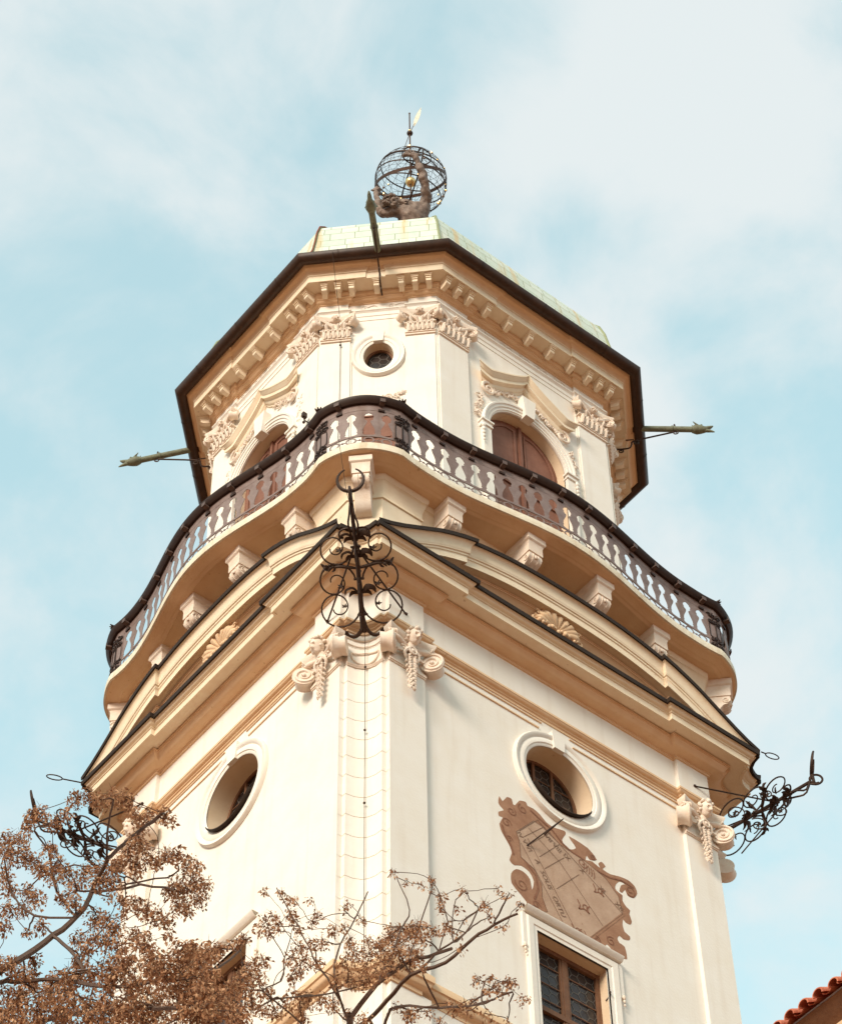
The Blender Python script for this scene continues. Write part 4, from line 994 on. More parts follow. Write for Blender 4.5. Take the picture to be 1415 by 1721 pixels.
# small zodiac like flourishes on the field
for x, z, sc_ in ((.55, 43.95, 1), (1.10, 44.80, .9), (.25, 43.05, .8)):
    ribbon(q, [(x-.2*sc_, z+.15*sc_), (x-.12*sc_, z-.02*sc_), (x-.18*sc_, z-.15*sc_), (x, z-.06*sc_), (x+.16*sc_, z-.13*sc_), (x+.08*sc_, z+.02*sc_), (x+.2*sc_, z+.13*sc_)], .035*sc_, -.1062)
    ribbon(q, spiral((x+.04*sc_, z), .11*sc_, 0, 1.0, 1, .5, 12), .03*sc_, -.1055)
ribbon(q, [(-1.95, 45.2), (-1.88, 44.95), (-1.70, 44.66), (-1.63, 44.40)], .05, -.1050); ribbon(q, [(-1.0, 46.28), (-.7, 46.15), (-.3, 46.0), (0, 45.75), (.3, 45.62), (.7, 45.6)], .045, -.1045)
ribbon(q, [(1.1, 45.48), (1.5, 45.48), (1.9, 45.62), (2.3, 45.6)], .045, -.1048); ribbon(q, [(-1.2, 44.35), (-.95, 44.1), (-.9, 43.7), (-1.05, 43.3)], .05, -.1049)
q.build('painted_scrolls', SD4, sdl, smooth=0)
def word(txt, x, z, ang, size, name='lettering', sp=1.0, shear=.0, parent=sdl, o=-.1035):
    cu = bpy.data.curves.new('t', 'FONT'); cu.body = txt; cu.size = size; cu.space_character = sp; cu.shear = shear; cu.resolution_u = 3
    ob = bpy.data.objects.new('t', cu); col.objects.link(ob); dg = bpy.context.evaluated_depsgraph_get(); dg.update()
    me = bpy.data.meshes.new_from_object(ob.evaluated_get(dg)); bpy.data.objects.remove(ob)
    m = Matrix.Translation((x, -o, z)) @ Matrix.Rotation(pi/2, 4, 'X') @ Matrix.Rotation(ang, 4, 'Z'); me.transform(m); me.materials.clear(); me.materials.append(SD3)
    ob = bpy.data.objects.new(name, me); col.objects.link(ob); ob.parent = parent
word('A   SOLIS   ORTU', -.97, 44.64, R(-61.7), .215, sp=1.0, shear=.12)
for t_, x, z, a in (('IV', -1.50, 45.22, -50), ('V', -1.34, 45.06, -50), ('VI', -1.24, 44.92, -50), ('VII', -.60, 45.66, -38), ('VIII', -.36, 45.50, -36), ('IX', -.02, 45.34, -33), ('X', .48, 45.14, -32), ('XI', 1.08, 44.90, -32), ('XII', 1.58, 44.66, -32)):
    word(t_, x, z, R(a), .22)
q = MB(); tip = (-.45, .46, 45.86)
for a in ((-1.18, 44.96), (-.58, 45.69)): q.tube([(a[0], .12, a[1]), (tip[0], -tip[1], tip[2])], [.022, .014], 5)
q.build('gnomon', IR, sdl)
# ------------------------------------------------------------------ statue carrying an armillary sphere on the roof
ped = MB(); ped.loft([[(r_*cos(2*pi*(i+.5)/8), r_*sin(2*pi*(i+.5)/8), z) for i in range(8)] for r_, z in ((1.1, 78.6), (1.15, 78.75), (.95, 78.85), (.95, 79.0))], caps=True); ped.build('statue_base', VERD, T)
RZ = R(-39.4)
st = empty('statue', (0, 0, 79.0), 'weathered bronze muscular man statue with curly hair, bending forward under the globe on the roof', 'statue')
J = [((.15, .30, 1.25), .46, -1), ((.10, .12, 1.85), .40, 0), ((.02, -.12, 2.45), .46, 1), ((-.18, -.30, 2.72), .36, 2), ((-.42, -.42, 2.72), .20, 3), ((-.66, -.50, 2.68), .27, 4), ((-.80, -.54, 2.60), .25, 5),
     ((.48, -.20, 2.78), .26, 2), ((.55, -.55, 3.12), .20, 7), ((.50, -1.00, 3.48), .165, 8), ((.40, -1.15, 3.85), .175, 9), ((.24, -1.34, 4.28), .10, 10), ((.16, -1.40, 4.42), .12, 11),
     ((-.48, -.28, 2.45), .26, 2), ((-.80, -.32, 2.28), .20, 13), ((-1.10, -.30, 2.22), .165, 14), ((-1.18, -.42, 2.62), .17, 15), ((-1.28, -.58, 3.05), .10, 16), ((-1.30, -.62, 3.18), .12, 17),
     ((.42, .20, 1.05), .36, 0), ((.50, -.65, .72), .27, 19), ((.46, -.55, .35), .20, 20), ((.44, -.42, .08), .13, 21), ((.46, -.72, .05), .11, 22),
     ((-.18, .32, 1.0), .36, 0), ((-.34, -.05, .28), .27, 24), ((-.34, .45, .18), .20, 25), ((-.32, .85, .10), .12, 26), ((-.32, .95, .05), .09, 27)]
fing = []
for w_i, base, dirs in ((12, (.16, -1.40, 4.42), ((-.30, -.05, .10), (-.26, -.08, .20), (-.16, -.10, .26), (-.05, -.1, .27), (.14, -.05, .12))), (18, (-1.30, -.62, 3.18), ((-.12, -.04, .22), (-.04, -.05, .27), (.04, -.05, .27), (.11, -.04, .22), (.16, 0, .06)))):
    for k_, d in enumerate(dirs):
        p = V3(base)+V3(d)*.55; J.append((tuple(p), .042, w_i)); p2 = V3(base)+V3(d)*1.1+V3((0, .03, 0)); J.append((tuple(p2), .036, len(J)-1)); p3 = p2+V3((d[0]*.3, .08, d[2]*.3)); J.append((tuple(p3), .026, len(J)-1))
me = bpy.data.meshes.new('body'); me.from_pydata([j[0] for j in J], [(j[2], i) for i, j in enumerate(J) if j[2] >= 0], [])
ob = bpy.data.objects.new('body', me); col.objects.link(ob)
sk = ob.modifiers.new('s', 'SKIN'); sv_ = me.skin_vertices[0].data
for i, j in enumerate(J): sv_[i].radius = (j[1], j[1]*(.86 if i < 4 else 1))
sv_[0].use_root = True
ob.modifiers.new('u', 'SUBSURF').levels = 3; ob.modifiers['u'].render_levels = 3
dg = bpy.context.evaluated_depsgraph_get(); dg.update(); m2 = bpy.data.meshes.new_from_object(ob.evaluated_get(dg)); bpy.data.objects.remove(ob)
from mathutils import noise as mnoise
m2.update()
ns_ = [v.normal.copy() for v in m2.vertices]
for v, n_ in zip(m2.vertices, ns_):                          # muscles and weathered folds
    v.co += n_*(.075*mnoise.noise(v.co*3.0)+.045*mnoise.noise(v.co*7))
m2.materials.clear(); m2.materials.append(BRZ); m2.shade_smooth()
ob = bpy.data.objects.new('body', m2); col.objects.link(ob); ob.parent = st; st.rotation_euler.z = RZ
h = MB(); rnd = random.Random(8); hc = V3((-.74, -.50, 2.66))
for i in range(70):
    d = V3((rnd.gauss(0, 1), rnd.gauss(0, 1), rnd.gauss(0, 1))).normalized()
    if d.y < -.45 and d.x < .2 and d.z < .35: continue
    h.ball(hc+V3((d.x*.29, d.y*.30, d.z*.31)), rnd.uniform(.06, .10), 6, 4)
h.build('curly_hair', BRZ, st)
h = MB()
for i in range(26): h.ball((-.92+rnd.uniform(-.10, .12), -.68+rnd.uniform(-.1, .08), 2.42+rnd.uniform(-.16, .08)), rnd.uniform(.045, .08), 6, 4)
h.build('beard', BRZ, st)
h = MB(); fc = V3((-.86, -.76, 2.66))
h.tube([fc+V3((0, .02, .10)), fc+V3((-.02, -.06, .02)), fc+V3((-.01, -.05, -.03))], [.03, .045, .03], 6)
for s_ in (-1, 1): h.ball(fc+V3((s_*.09, .06, .07)), .035, 6, 4); h.tube([fc+V3((s_*.16, .06, .12)), fc+V3((s_*.09, .0, .15)), fc+V3((s_*.03, .01, .12))], .022, 5)
h.build('face_features', BRZ, st)
h = MB()                                                     # folds of cloth round the waist
for i in range(6): h.tube([(.58, .05+.03*i, 1.55-.08*i), (.3, -.36, 1.42-.09*i), (-.2, -.36, 1.40-.08*i), (-.42, .02, 1.5-.08*i)], [.03, .06, .06, .03], 6)
h.build('waist_cloth', BRZ, st)
ar = empty('armillary_sphere', (0, 0, 83.95), 'large openwork armillary globe of dark bronze rings with gilded stars and golden ball inside', 'globe')
RS = 1.34
def basis(ax):
    ax = V3(ax).normalized(); a = ax.orthogonal().normalized(); return ax, a, ax.cross(a)
def circ3(ax, off, rad, n=56):
    ax, a, b = basis(ax); return [ax*off+(a*cos(2*pi*i/n)+b*sin(2*pi*i/n))*rad for i in range(n+1)]
AX = (-.086, -.397, .859)
def ring3(name, ax, off, w_, th=.012, m=IR):
    rad = sqrt(max(.01, RS*RS-off*off)); q = MB(); a_, a, b = basis(ax); n = 56; rg = []
    for i in range(n+1):
        d = a*cos(2*pi*i/n)+b*sin(2*pi*i/n); c = a_*off+d*rad; rg.append([c+a_*w_-d*th, c+a_*w_+d*th, c-a_*w_+d*th, c-a_*w_-d*th])
    q.loft(rg); q.build(name, m, ar)
BRD = mat('bronze_band', (.13, .08, .06), (.07, .04, .03), 9, .5, metal=.4)
ring3('ecliptic_band', (-.47, -.363, .802), 0, .062, .012, BRD)
for off in (0, .52, -.52): ring3('parallel_ring', AX, off, .022)
for off in (1.22, -1.22): ring3('polar_ring', AX, off, .026)
a_, a1, b1_ = basis(AX)
for an in (.4, .4+pi/2): ring3('meridian_band', a1*cos(an)+b1_*sin(an), 0, .026)
q = MB()
for i in range(12): q.tube(circ3(a1*cos(i*pi/12)+b1_*sin(i*pi/12), 0, RS-.005, 40), .0065, 4, caps=False)
for off in (-1.05, -.85, -.35, -.17, .17, .35, .7, .85, 1.05): q.tube(circ3(AX, off, sqrt(RS*RS-off*off), 40), .0065, 4, caps=False)
q.build('wire_net', IR, ar)
rnd = random.Random(12); q1, q2 = MB(), MB()
for i in range(34):
    d = V3((rnd.gauss(0, 1), rnd.gauss(0, 1), rnd.gauss(0, 1))).normalized(); (q1 if i % 3 else q2).ball(d*RS, rnd.uniform(.035, .06), 6, 4)
q1.build('gilded_star', GOLD, ar); q2.build('bronze_star', BRZ, ar)
q = MB(); q.ball((0, 0, 0), .20, 20, 14); q.build('golden_ball', GOLD, ar, smooth=60)
q = MB(); q.tube([(0, 0, -1.35), (0, 0, 5.10)], [.035, .028], 7); q.ball((0, 0, 5.12), .045, 6, 5); q.ball((0, 0, .75), .08, 8, 5)
q.build('axis_rod', BRD, ar)
q = MB(); q.ball((0, 0, 3.60), .12, 12, 8); q.build('knob', GUT, ar); q = MB(); q.ball((0, 0, 3.78), .07, 10, 6); q.build('knob_cap', GOLD, ar)
rgt = V3((.7735, -.6338, 0))
q = MB(); q.tube([rgt*-.42+V3((0, 0, 1.45)), V3((0, 0, 3.6)), rgt*.20+V3((0, 0, 4.35))], .014, 5); q.build('vane_arm', BRD, ar)
q = MB(); p0 = rgt*.16+V3((0, 0, 4.15)); dv = (rgt*.30+V3((0, 0, 1.45))); sv2 = rgt.cross(V3((0, 0, 1))).normalized()
pl = []
for i in range(9):
    s_ = i/8; wv = .085*sin(pi*min(1, s_*1.05+.04))**.6; c_ = p0+dv*s_; pl.append([c_-rgt*wv+sv2*.006, c_+rgt*wv+sv2*.006, c_+rgt*wv-sv2*.006, c_-rgt*wv-sv2*.006])
q.loft(pl, caps=True); q.build('feather_vane', mat('pale_gilt', (.85, .76, .60), (.70, .58, .42), 9, .35, metal=.3), ar)
TR_L = ((-25.75, -25.40), "0,0,0,-1,160 13,-5,165,0,148 32,-16,330,1,135 45,-33,494,2,122 45,-50,659,3,110 38,-60,824,4,98 35,-58,989,5,85 43,-45,1154,6,72 60,-30,1318,7,60 45,-54,1315,8,30 78,-26,1384,9,28 117,10,1449,10,27 150,30,1502,11,25 171,36,1537,12,23 180,38,1557,13,22 186,43,1579,14,20 177,9,1581,15,19 173,-2,1574,16,17 138,-100,1504,17,15 114,-168,1452,18,14 83,-26,1380,9,19 101,-18,1396,20,17 121,-41,1393,21,14 123,-62,1384,22,11 142,-9,1458,12,15 131,-47,1413,24,13 123,-71,1380,25,10 178,-12,1535,15,12 171,-57,1502,27,10 166,-111,1455,28,8 176,-29,1527,27,8 167,-101,1475,30,7 165,-118,1471,31,6 153,-29,1564,16,10 126,-78,1533,33,8 110,-108,1514,34,7 186,99,1619,13,11 184,110,1649,36,10 169,93,1652,37,8 141,69,1639,38,7 162,86,1570,13,10 156,121,1618,40,8 138,109,1639,41,7 111,-128,1320,22,14 92,-219,1252,43,12 99,-263,1230,44,10 150,-224,1305,45,8 80,8,1343,8,22 132,5,1390,47,19 125,-92,1332,48,17 98,-212,1238,49,14 102,-254,1209,50,11 123,-64,1379,26,4 128,-41,1392,22,4 91,-24,1379,20,4 167,-25,1527,30,4 133,-51,1421,25,4 121,-174,1448,19,4 101,-104,1512,35,4 163,-22,1528,55,3 157,-18,1526,59,4 116,-69,1377,26,7 111,-70,1375,61,4 167,32,1543,13,8 165,30,1546,63,4 147,-228,1305,46,6 142,-234,1304,65,4 94,-23,1399,21,8 89,-26,1401,67,4 96,-207,1243,50,8 92,-201,1247,69,4 99,-197,1244,70,4 151,-8,1459,24,8 157,-4,1456,72,4 146,-218,1310,46,6 143,-212,1313,74,4 145,102,1641,42,5 150,98,1640,76,4 138,100,1645,76,4 133,96,1649,78,4 169,-106,1461,29,6 171,-99,1466,80,4 176,-99,1469,81,3 183,-97,1471,82,4 184,-102,1475,83,3 184,-107,1479,84,4 186,-110,1485,85,3 186,-111,1491,86,4 93,-200,1242,69,6 86,-195,1239,88,4 82,-202,1238,89,3 76,-205,1234,90,4 132,-59,1421,56,3 130,-68,1418,92,4 186,35,1584,15,8 190,29,1590,94,4 87,-33,1383,20,8 91,-41,1384,96,4 192,-96,1479,84,2 200,-93,1480,98,4 147,62,1644,39,5 152,59,1649,100,4 155,55,1654,101,3 159,53,1657,102,4 103,-247,1215,51,8 107,-241,1221,104,4 116,-245,1224,105,4 106,-237,1231,105,3 106,-234,1238,107,4 99,-236,1242,108,3 94,-237,1244,109,4 109,-239,1245,108,3 114,-240,1251,111,4 87,-238,1247,110,3 78,-240,1247,113,4 110,-249,1256,112,3 105,-254,1260,115,4 189,-91,1486,98,1 185,-85,1492,117,4 95,-258,1216,51,8 89,-261,1221,119,4 82,-262,1226,120,3 76,-260,1232,121,4 79,-269,1238,122,4 79,-257,1226,121,2 74,-253,1224,124,4 98,-260,1240,45,8 100,-256,1248,126,4 114,-251,1219,104,6 121,-254,1219,128,4 119,-165,1461,19,8 123,-159,1468,130,4 151,73,1640,39,5 160,77,1638,132,4 161,-34,1530,55,3 159,-43,1530,134,4 146,34,1510,12,8 144,41,1518,136,4 137,-38,1390,53,3 148,-36,1387,138,4 154,-27,1385,139,4 112,-17,1398,21,8 121,-13,1400,141,4 128,-14,1409,142,3 133,-14,1414,143,4 130,-13,1417,144,4 133,-15,1422,145,4 144,-20,1427,146,3 151,-22,1432,147,4 118,-3,1402,142,3 114,7,1402,149,4 101,-20,1385,54,3 107,-14,1390,151,4 142,120,1640,42,5 150,128,1639,153,4 124,-80,1377,61,6 127,-88,1374,155,4 189,42,1562,14,8 197,51,1565,157,4 119,-120,1325,43,8 124,-109,1325,159,4 142,-1,1395,48,8 150,-8,1398,161,4 159,-3,1394,162,4 176,49,1578,15,8 169,59,1575,164,4 169,41,1579,164,6 158,36,1579,166,4 145,-90,1510,18,8 154,-83,1512,168,4 75,-218,1234,91,3 70,-229,1233,170,4 110,-91,1337,49,8 101,-90,1338,172,4 177,92,1623,36,8 164,89,1626,174,4 141,-23,1422,146,3 152,-31,1418,176,4 124,18,1459,11,8 133,22,1464,178,4 132,22,1460,178,6 137,29,1457,180,4 139,0,1418,145,3 143,8,1420,182,4 149,11,1420,183,3 157,15,1420,184,4 160,24,1417,185,4 155,32,1415,186,4 143,33,1415,187,3 132,39,1413,188,4 126,37,1416,189,3 120,34,1418,190,4 125,21,1447,11,8 133,29,1446,192,4 136,27,1447,193,4 142,34,1443,193,3 152,43,1441,195,4 133,49,1420,189,3 132,60,1427,197,4 140,57,1429,198,3 150,53,1432,199,4 177,-88,1469,82,2 177,-73,1464,201,4 145,31,1581,167,3 136,22,1581,203,4 171,-66,1474,202,3 167,-57,1483,205,4 118,-228,1258,112,3 120,-216,1263,207,4 129,-219,1262,208,4 139,-218,1268,209,4 131,-216,1277,210,3 125,-214,1285,211,4 127,-207,1286,212,4 126,-203,1291,213,3 124,-201,1296,214,4 123,-204,1299,215,4 129,-219,1289,212,3 133,-224,1293,217,4 128,-191,1290,214,2 126,-181,1286,219,4 122,-178,1289,220,3 116,-174,1290,221,4 113,-177,1299,222,3 112,-178,1307,223,4 106,-186,1310,224,4 113,-169,1303,223,2 114,-159,1306,226,4 107,-156,1311,227,3 101,-151,1315,228,4 101,-147,1309,228,4 113,-146,1313,228,2 121,-140,1312,231,4 119,-159,1314,227,3 126,-162,1323,233,4 118,-162,1329,234,3 113,-167,1336,235,4 122,-127,1310,232,3 128,-118,1309,237,4 122,-117,1309,238,3 116,-115,1309,239,4 114,-109,1311,240,4 120,-103,1314,241,3 129,-100,1316,242,4 120,-205,1263,208,3 124,-193,1261,244,4 117,-190,1266,245,3 113,-184,1269,246,4 117,-179,1274,247,3 124,-170,1279,248,4 136,-171,1331,234,3 141,-179,1336,250,4 144,-181,1335,251,4 83,-273,1225,121,2 84,-289,1223,253,4 189,-84,1505,118,3 194,-86,1518,255,4 200,-80,1510,255,2 213,-78,1513,257,4 161,-51,1510,28,7 150,-49,1517,259,4 99,-235,1214,104,6 92,-222,1213,261,4 84,-219,1217,262,3 78,-215,1221,263,4 133,-83,1424,93,3 138,-93,1428,265,4 152,94,1632,175,3 138,97,1632,267,4 180,124,1650,37,7 178,137,1646,269,4 173,144,1648,270,3 168,148,1650,271,4 183,154,1651,271,2 189,161,1650,273,4 170,-37,1512,259,6 176,-26,1512,275,4 166,64,1590,165,3 161,65,1602,277,4 159,57,1607,278,4 198,50,1587,15,8 209,53,1594,280,4 151,-114,1473,32,4 139,-103,1469,282,4 130,-103,1476,283,4 131,-109,1485,284,4 131,-118,1492,285,3 130,-128,1498,286,4 123,-126,1500,287,3 117,-123,1499,288,4 126,-113,1340,160,3 130,-115,1353,290,4 124,-116,1359,291,4 129,-85,1346,49,8 129,-74,1356,293,4 113,-68,1357,294,3 103,-65,1354,295,4 166,101,1575,40,8 171,113,1578,297,4 160,115,1588,298,3 152,117,1597,299,4 164,106,1596,299,2 166,97,1602,301,4 90,-187,1258,70,3 82,-177,1264,303,4 89,-191,1272,303,2 83,-198,1282,305,4 126,-96,1389,156,3 126,-103,1400,307,4 136,-92,1405,308,3 143,-85,1406,309,4 133,-80,1409,310,4 131,-118,1405,308,3 135,-129,1406,312,4 107,-152,1473,131,3 96,-148,1477,314,4 157,-51,1544,135,3 162,-65,1552,316,4 88,-215,1287,306,3 95,-227,1287,318,4 150,-66,1564,317,3 136,-62,1571,320,4 158,-176,1346,252,3 168,-172,1356,322,4 123,36,1465,181,3 115,48,1472,324,4 115,43,1484,325,3 112,37,1497,326,4 149,-80,1431,265,2 161,-72,1436,328,4 176,-14,1515,276,3 181,5,1517,330,4 123,-56,1375,61,6 127,-38,1374,332,4 179,21,1521,331,3 177,38,1522,334,4 132,-138,1422,313,3 129,-149,1432,336,4 135,-152,1437,337,3 141,-155,1441,338,4 133,-141,1450,338,2 136,-126,1457,340,4 173,-53,1548,316,2 190,-58,1547,342,4 90,-79,1337,173,3 80,-64,1335,344,4 88,-55,1339,345,3 95,-44,1343,346,4 125,12,1588,204,3 109,1,1589,348,4 104,5,1584,349,4 119,-10,1593,349,3 125,-24,1593,351,4 131,-24,1599,352,3 136,-23,1603,353,4 125,23,1598,348,2 120,39,1609,355,4 103,-37,1358,347,3 115,-29,1368,357,4 118,-22,1368,358,3 120,-17,1367,359,4 112,-14,1371,360,3 103,-8,1373,361,4 196,95,1652,37,7 212,88,1653,363,4 95,-268,1210,51,8 88,-288,1209,365,4 171,-87,1440,329,3 173,-107,1445,367,4 218,106,1670,364,3 219,118,1678,369,4 221,118,1672,369,2 221,130,1672,371,4 163,148,1670,272,3 155,146,1689,373,4 165,147,1699,374,3 171,148,1709,375,4 177,148,1700,375,2 191,154,1699,377,4 84,-293,1204,366,3 82,-299,1199,379,4 138,-119,1398,308,3 146,-139,1395,381,4 175,-113,1440,368,3 174,-120,1435,383,4 115,-166,1435,337,3 93,-174,1436,385,4 103,-143,1305,227,3 90,-122,1301,387,4 86,-294,1191,380,3 86,-288,1180,389,4 82,-282,1184,390,3 80,-279,1185,391,4 95,-291,1181,390,3 106,-296,1180,393,4 51,-64,1314,9,8 62,-70,1310,395,4 73,-307,1167,390,3 61,-326,1154,397,4", "125,-24,1593,69 136,-23,1603,69 101,-104,1512,69 136,-62,1571,83 96,-148,1477,69 117,-123,1499,48 159,53,1657,62 152,59,1649,69 109,1,1589,62 104,5,1584,55 120,39,1609,55 133,96,1649,69 171,148,1709,83 155,146,1689,69 138,97,1632,83 150,98,1640,83 191,154,1699,83 164,89,1626,62 160,77,1638,55 136,22,1581,41 159,57,1607,69 150,128,1639,83 168,148,1650,69 178,137,1646,69 166,97,1602,83 189,161,1650,69 152,117,1597,69 161,65,1602,83 158,36,1579,83 221,130,1672,83 219,118,1678,69 212,88,1653,83 190,29,1590,83 167,-25,1527,69 157,-18,1526,55 169,59,1575,55 165,30,1546,69 209,53,1594,41 197,51,1565,83 181,5,1517,83 126,-103,1400,69 112,37,1497,55 144,41,1518,55 171,113,1578,41 93,-174,1436,55 130,-128,1498,55 123,-159,1468,55 121,-174,1448,41 162,-65,1552,55 131,-109,1485,55 154,-83,1512,69 136,-126,1457,55 139,-103,1469,69 130,-103,1476,55 159,-43,1530,55 150,-49,1517,55 129,-149,1432,55 190,-58,1547,55 141,-155,1441,69 194,-86,1518,69 186,-111,1491,41 185,-85,1492,83 184,-107,1479,83 213,-78,1513,69 200,-93,1480,69 183,-97,1471,83 171,-99,1466,55 174,-120,1435,55 173,-107,1445,41 176,-26,1512,55 167,-57,1483,69 135,-129,1406,69 177,-73,1464,69 146,-139,1395,55 95,-227,1287,41 138,-93,1428,41 177,38,1522,69 130,-68,1418,69 133,-80,1409,69 143,-85,1406,83 161,-72,1436,69 113,-167,1336,69 106,-186,1310,55 133,-51,1421,55 79,-269,1238,69 144,-181,1335,69 84,-289,1223,69 168,-172,1356,55 78,-240,1247,83 76,-260,1232,83 124,-201,1296,83 125,-214,1285,83 74,-253,1224,83 94,-237,1244,83 89,-261,1221,83 114,-240,1251,69 82,-299,1199,41 116,-174,1290,83 126,-181,1286,83 106,-234,1238,83 129,-219,1262,69 139,-218,1268,69 92,-201,1247,69 124,-170,1279,83 124,-193,1261,83 107,-241,1221,83 86,-195,1239,83 116,-245,1224,69 115,48,1472,54 89,-26,1401,76 133,22,1464,54 157,-4,1456,74 124,-116,1359,66 83,-198,1282,81 112,-178,1307,68 91,-41,1384,63 137,29,1457,50 133,-15,1422,55 111,-70,1375,58 151,-22,1432,68 127,-88,1374,75 101,-151,1315,54 130,-115,1353,79 126,-162,1323,58 133,29,1446,77 136,27,1447,53 130,-13,1417,49 133,-14,1414,61 128,-41,1392,63 123,-64,1379,54 152,-31,1418,65 101,-147,1309,67 70,-229,1233,57 114,-159,1306,57 91,-24,1379,57 107,-14,1390,53 121,-13,1400,83 103,-65,1354,76 101,-90,1338,78 82,-177,1264,70 121,-140,1312,58 120,34,1418,71 114,7,1402,82 80,-64,1335,70 152,43,1441,56 143,8,1420,79 127,-38,1374,79 90,-122,1301,71 148,-36,1387,65 129,-74,1356,69 124,-109,1325,53 76,-205,1234,49 113,-184,1269,75 62,-70,1310,82 103,-8,1373,79 95,-44,1343,75 115,-29,1368,59 157,15,1420,78 150,-8,1398,60 154,-27,1385,49 114,-109,1311,73 116,-115,1309,78 128,-118,1309,70 78,-215,1221,80 99,-197,1244,78 132,60,1427,75 132,39,1413,51 150,53,1432,79 120,-17,1367,70 155,32,1415,55 160,24,1417,49 159,-3,1394,76 129,-100,1316,68 92,-222,1213,74 61,-326,1154,83 120,-216,1263,83 127,-207,1286,69 88,-288,1209,69 123,-204,1299,69 100,-256,1248,69 133,-224,1293,41 141,-179,1336,55 105,-254,1260,55 143,-212,1313,41 142,-234,1304,28 121,-254,1219,69 106,-296,1180,69 86,-288,1180,69 80,-279,1185,69")
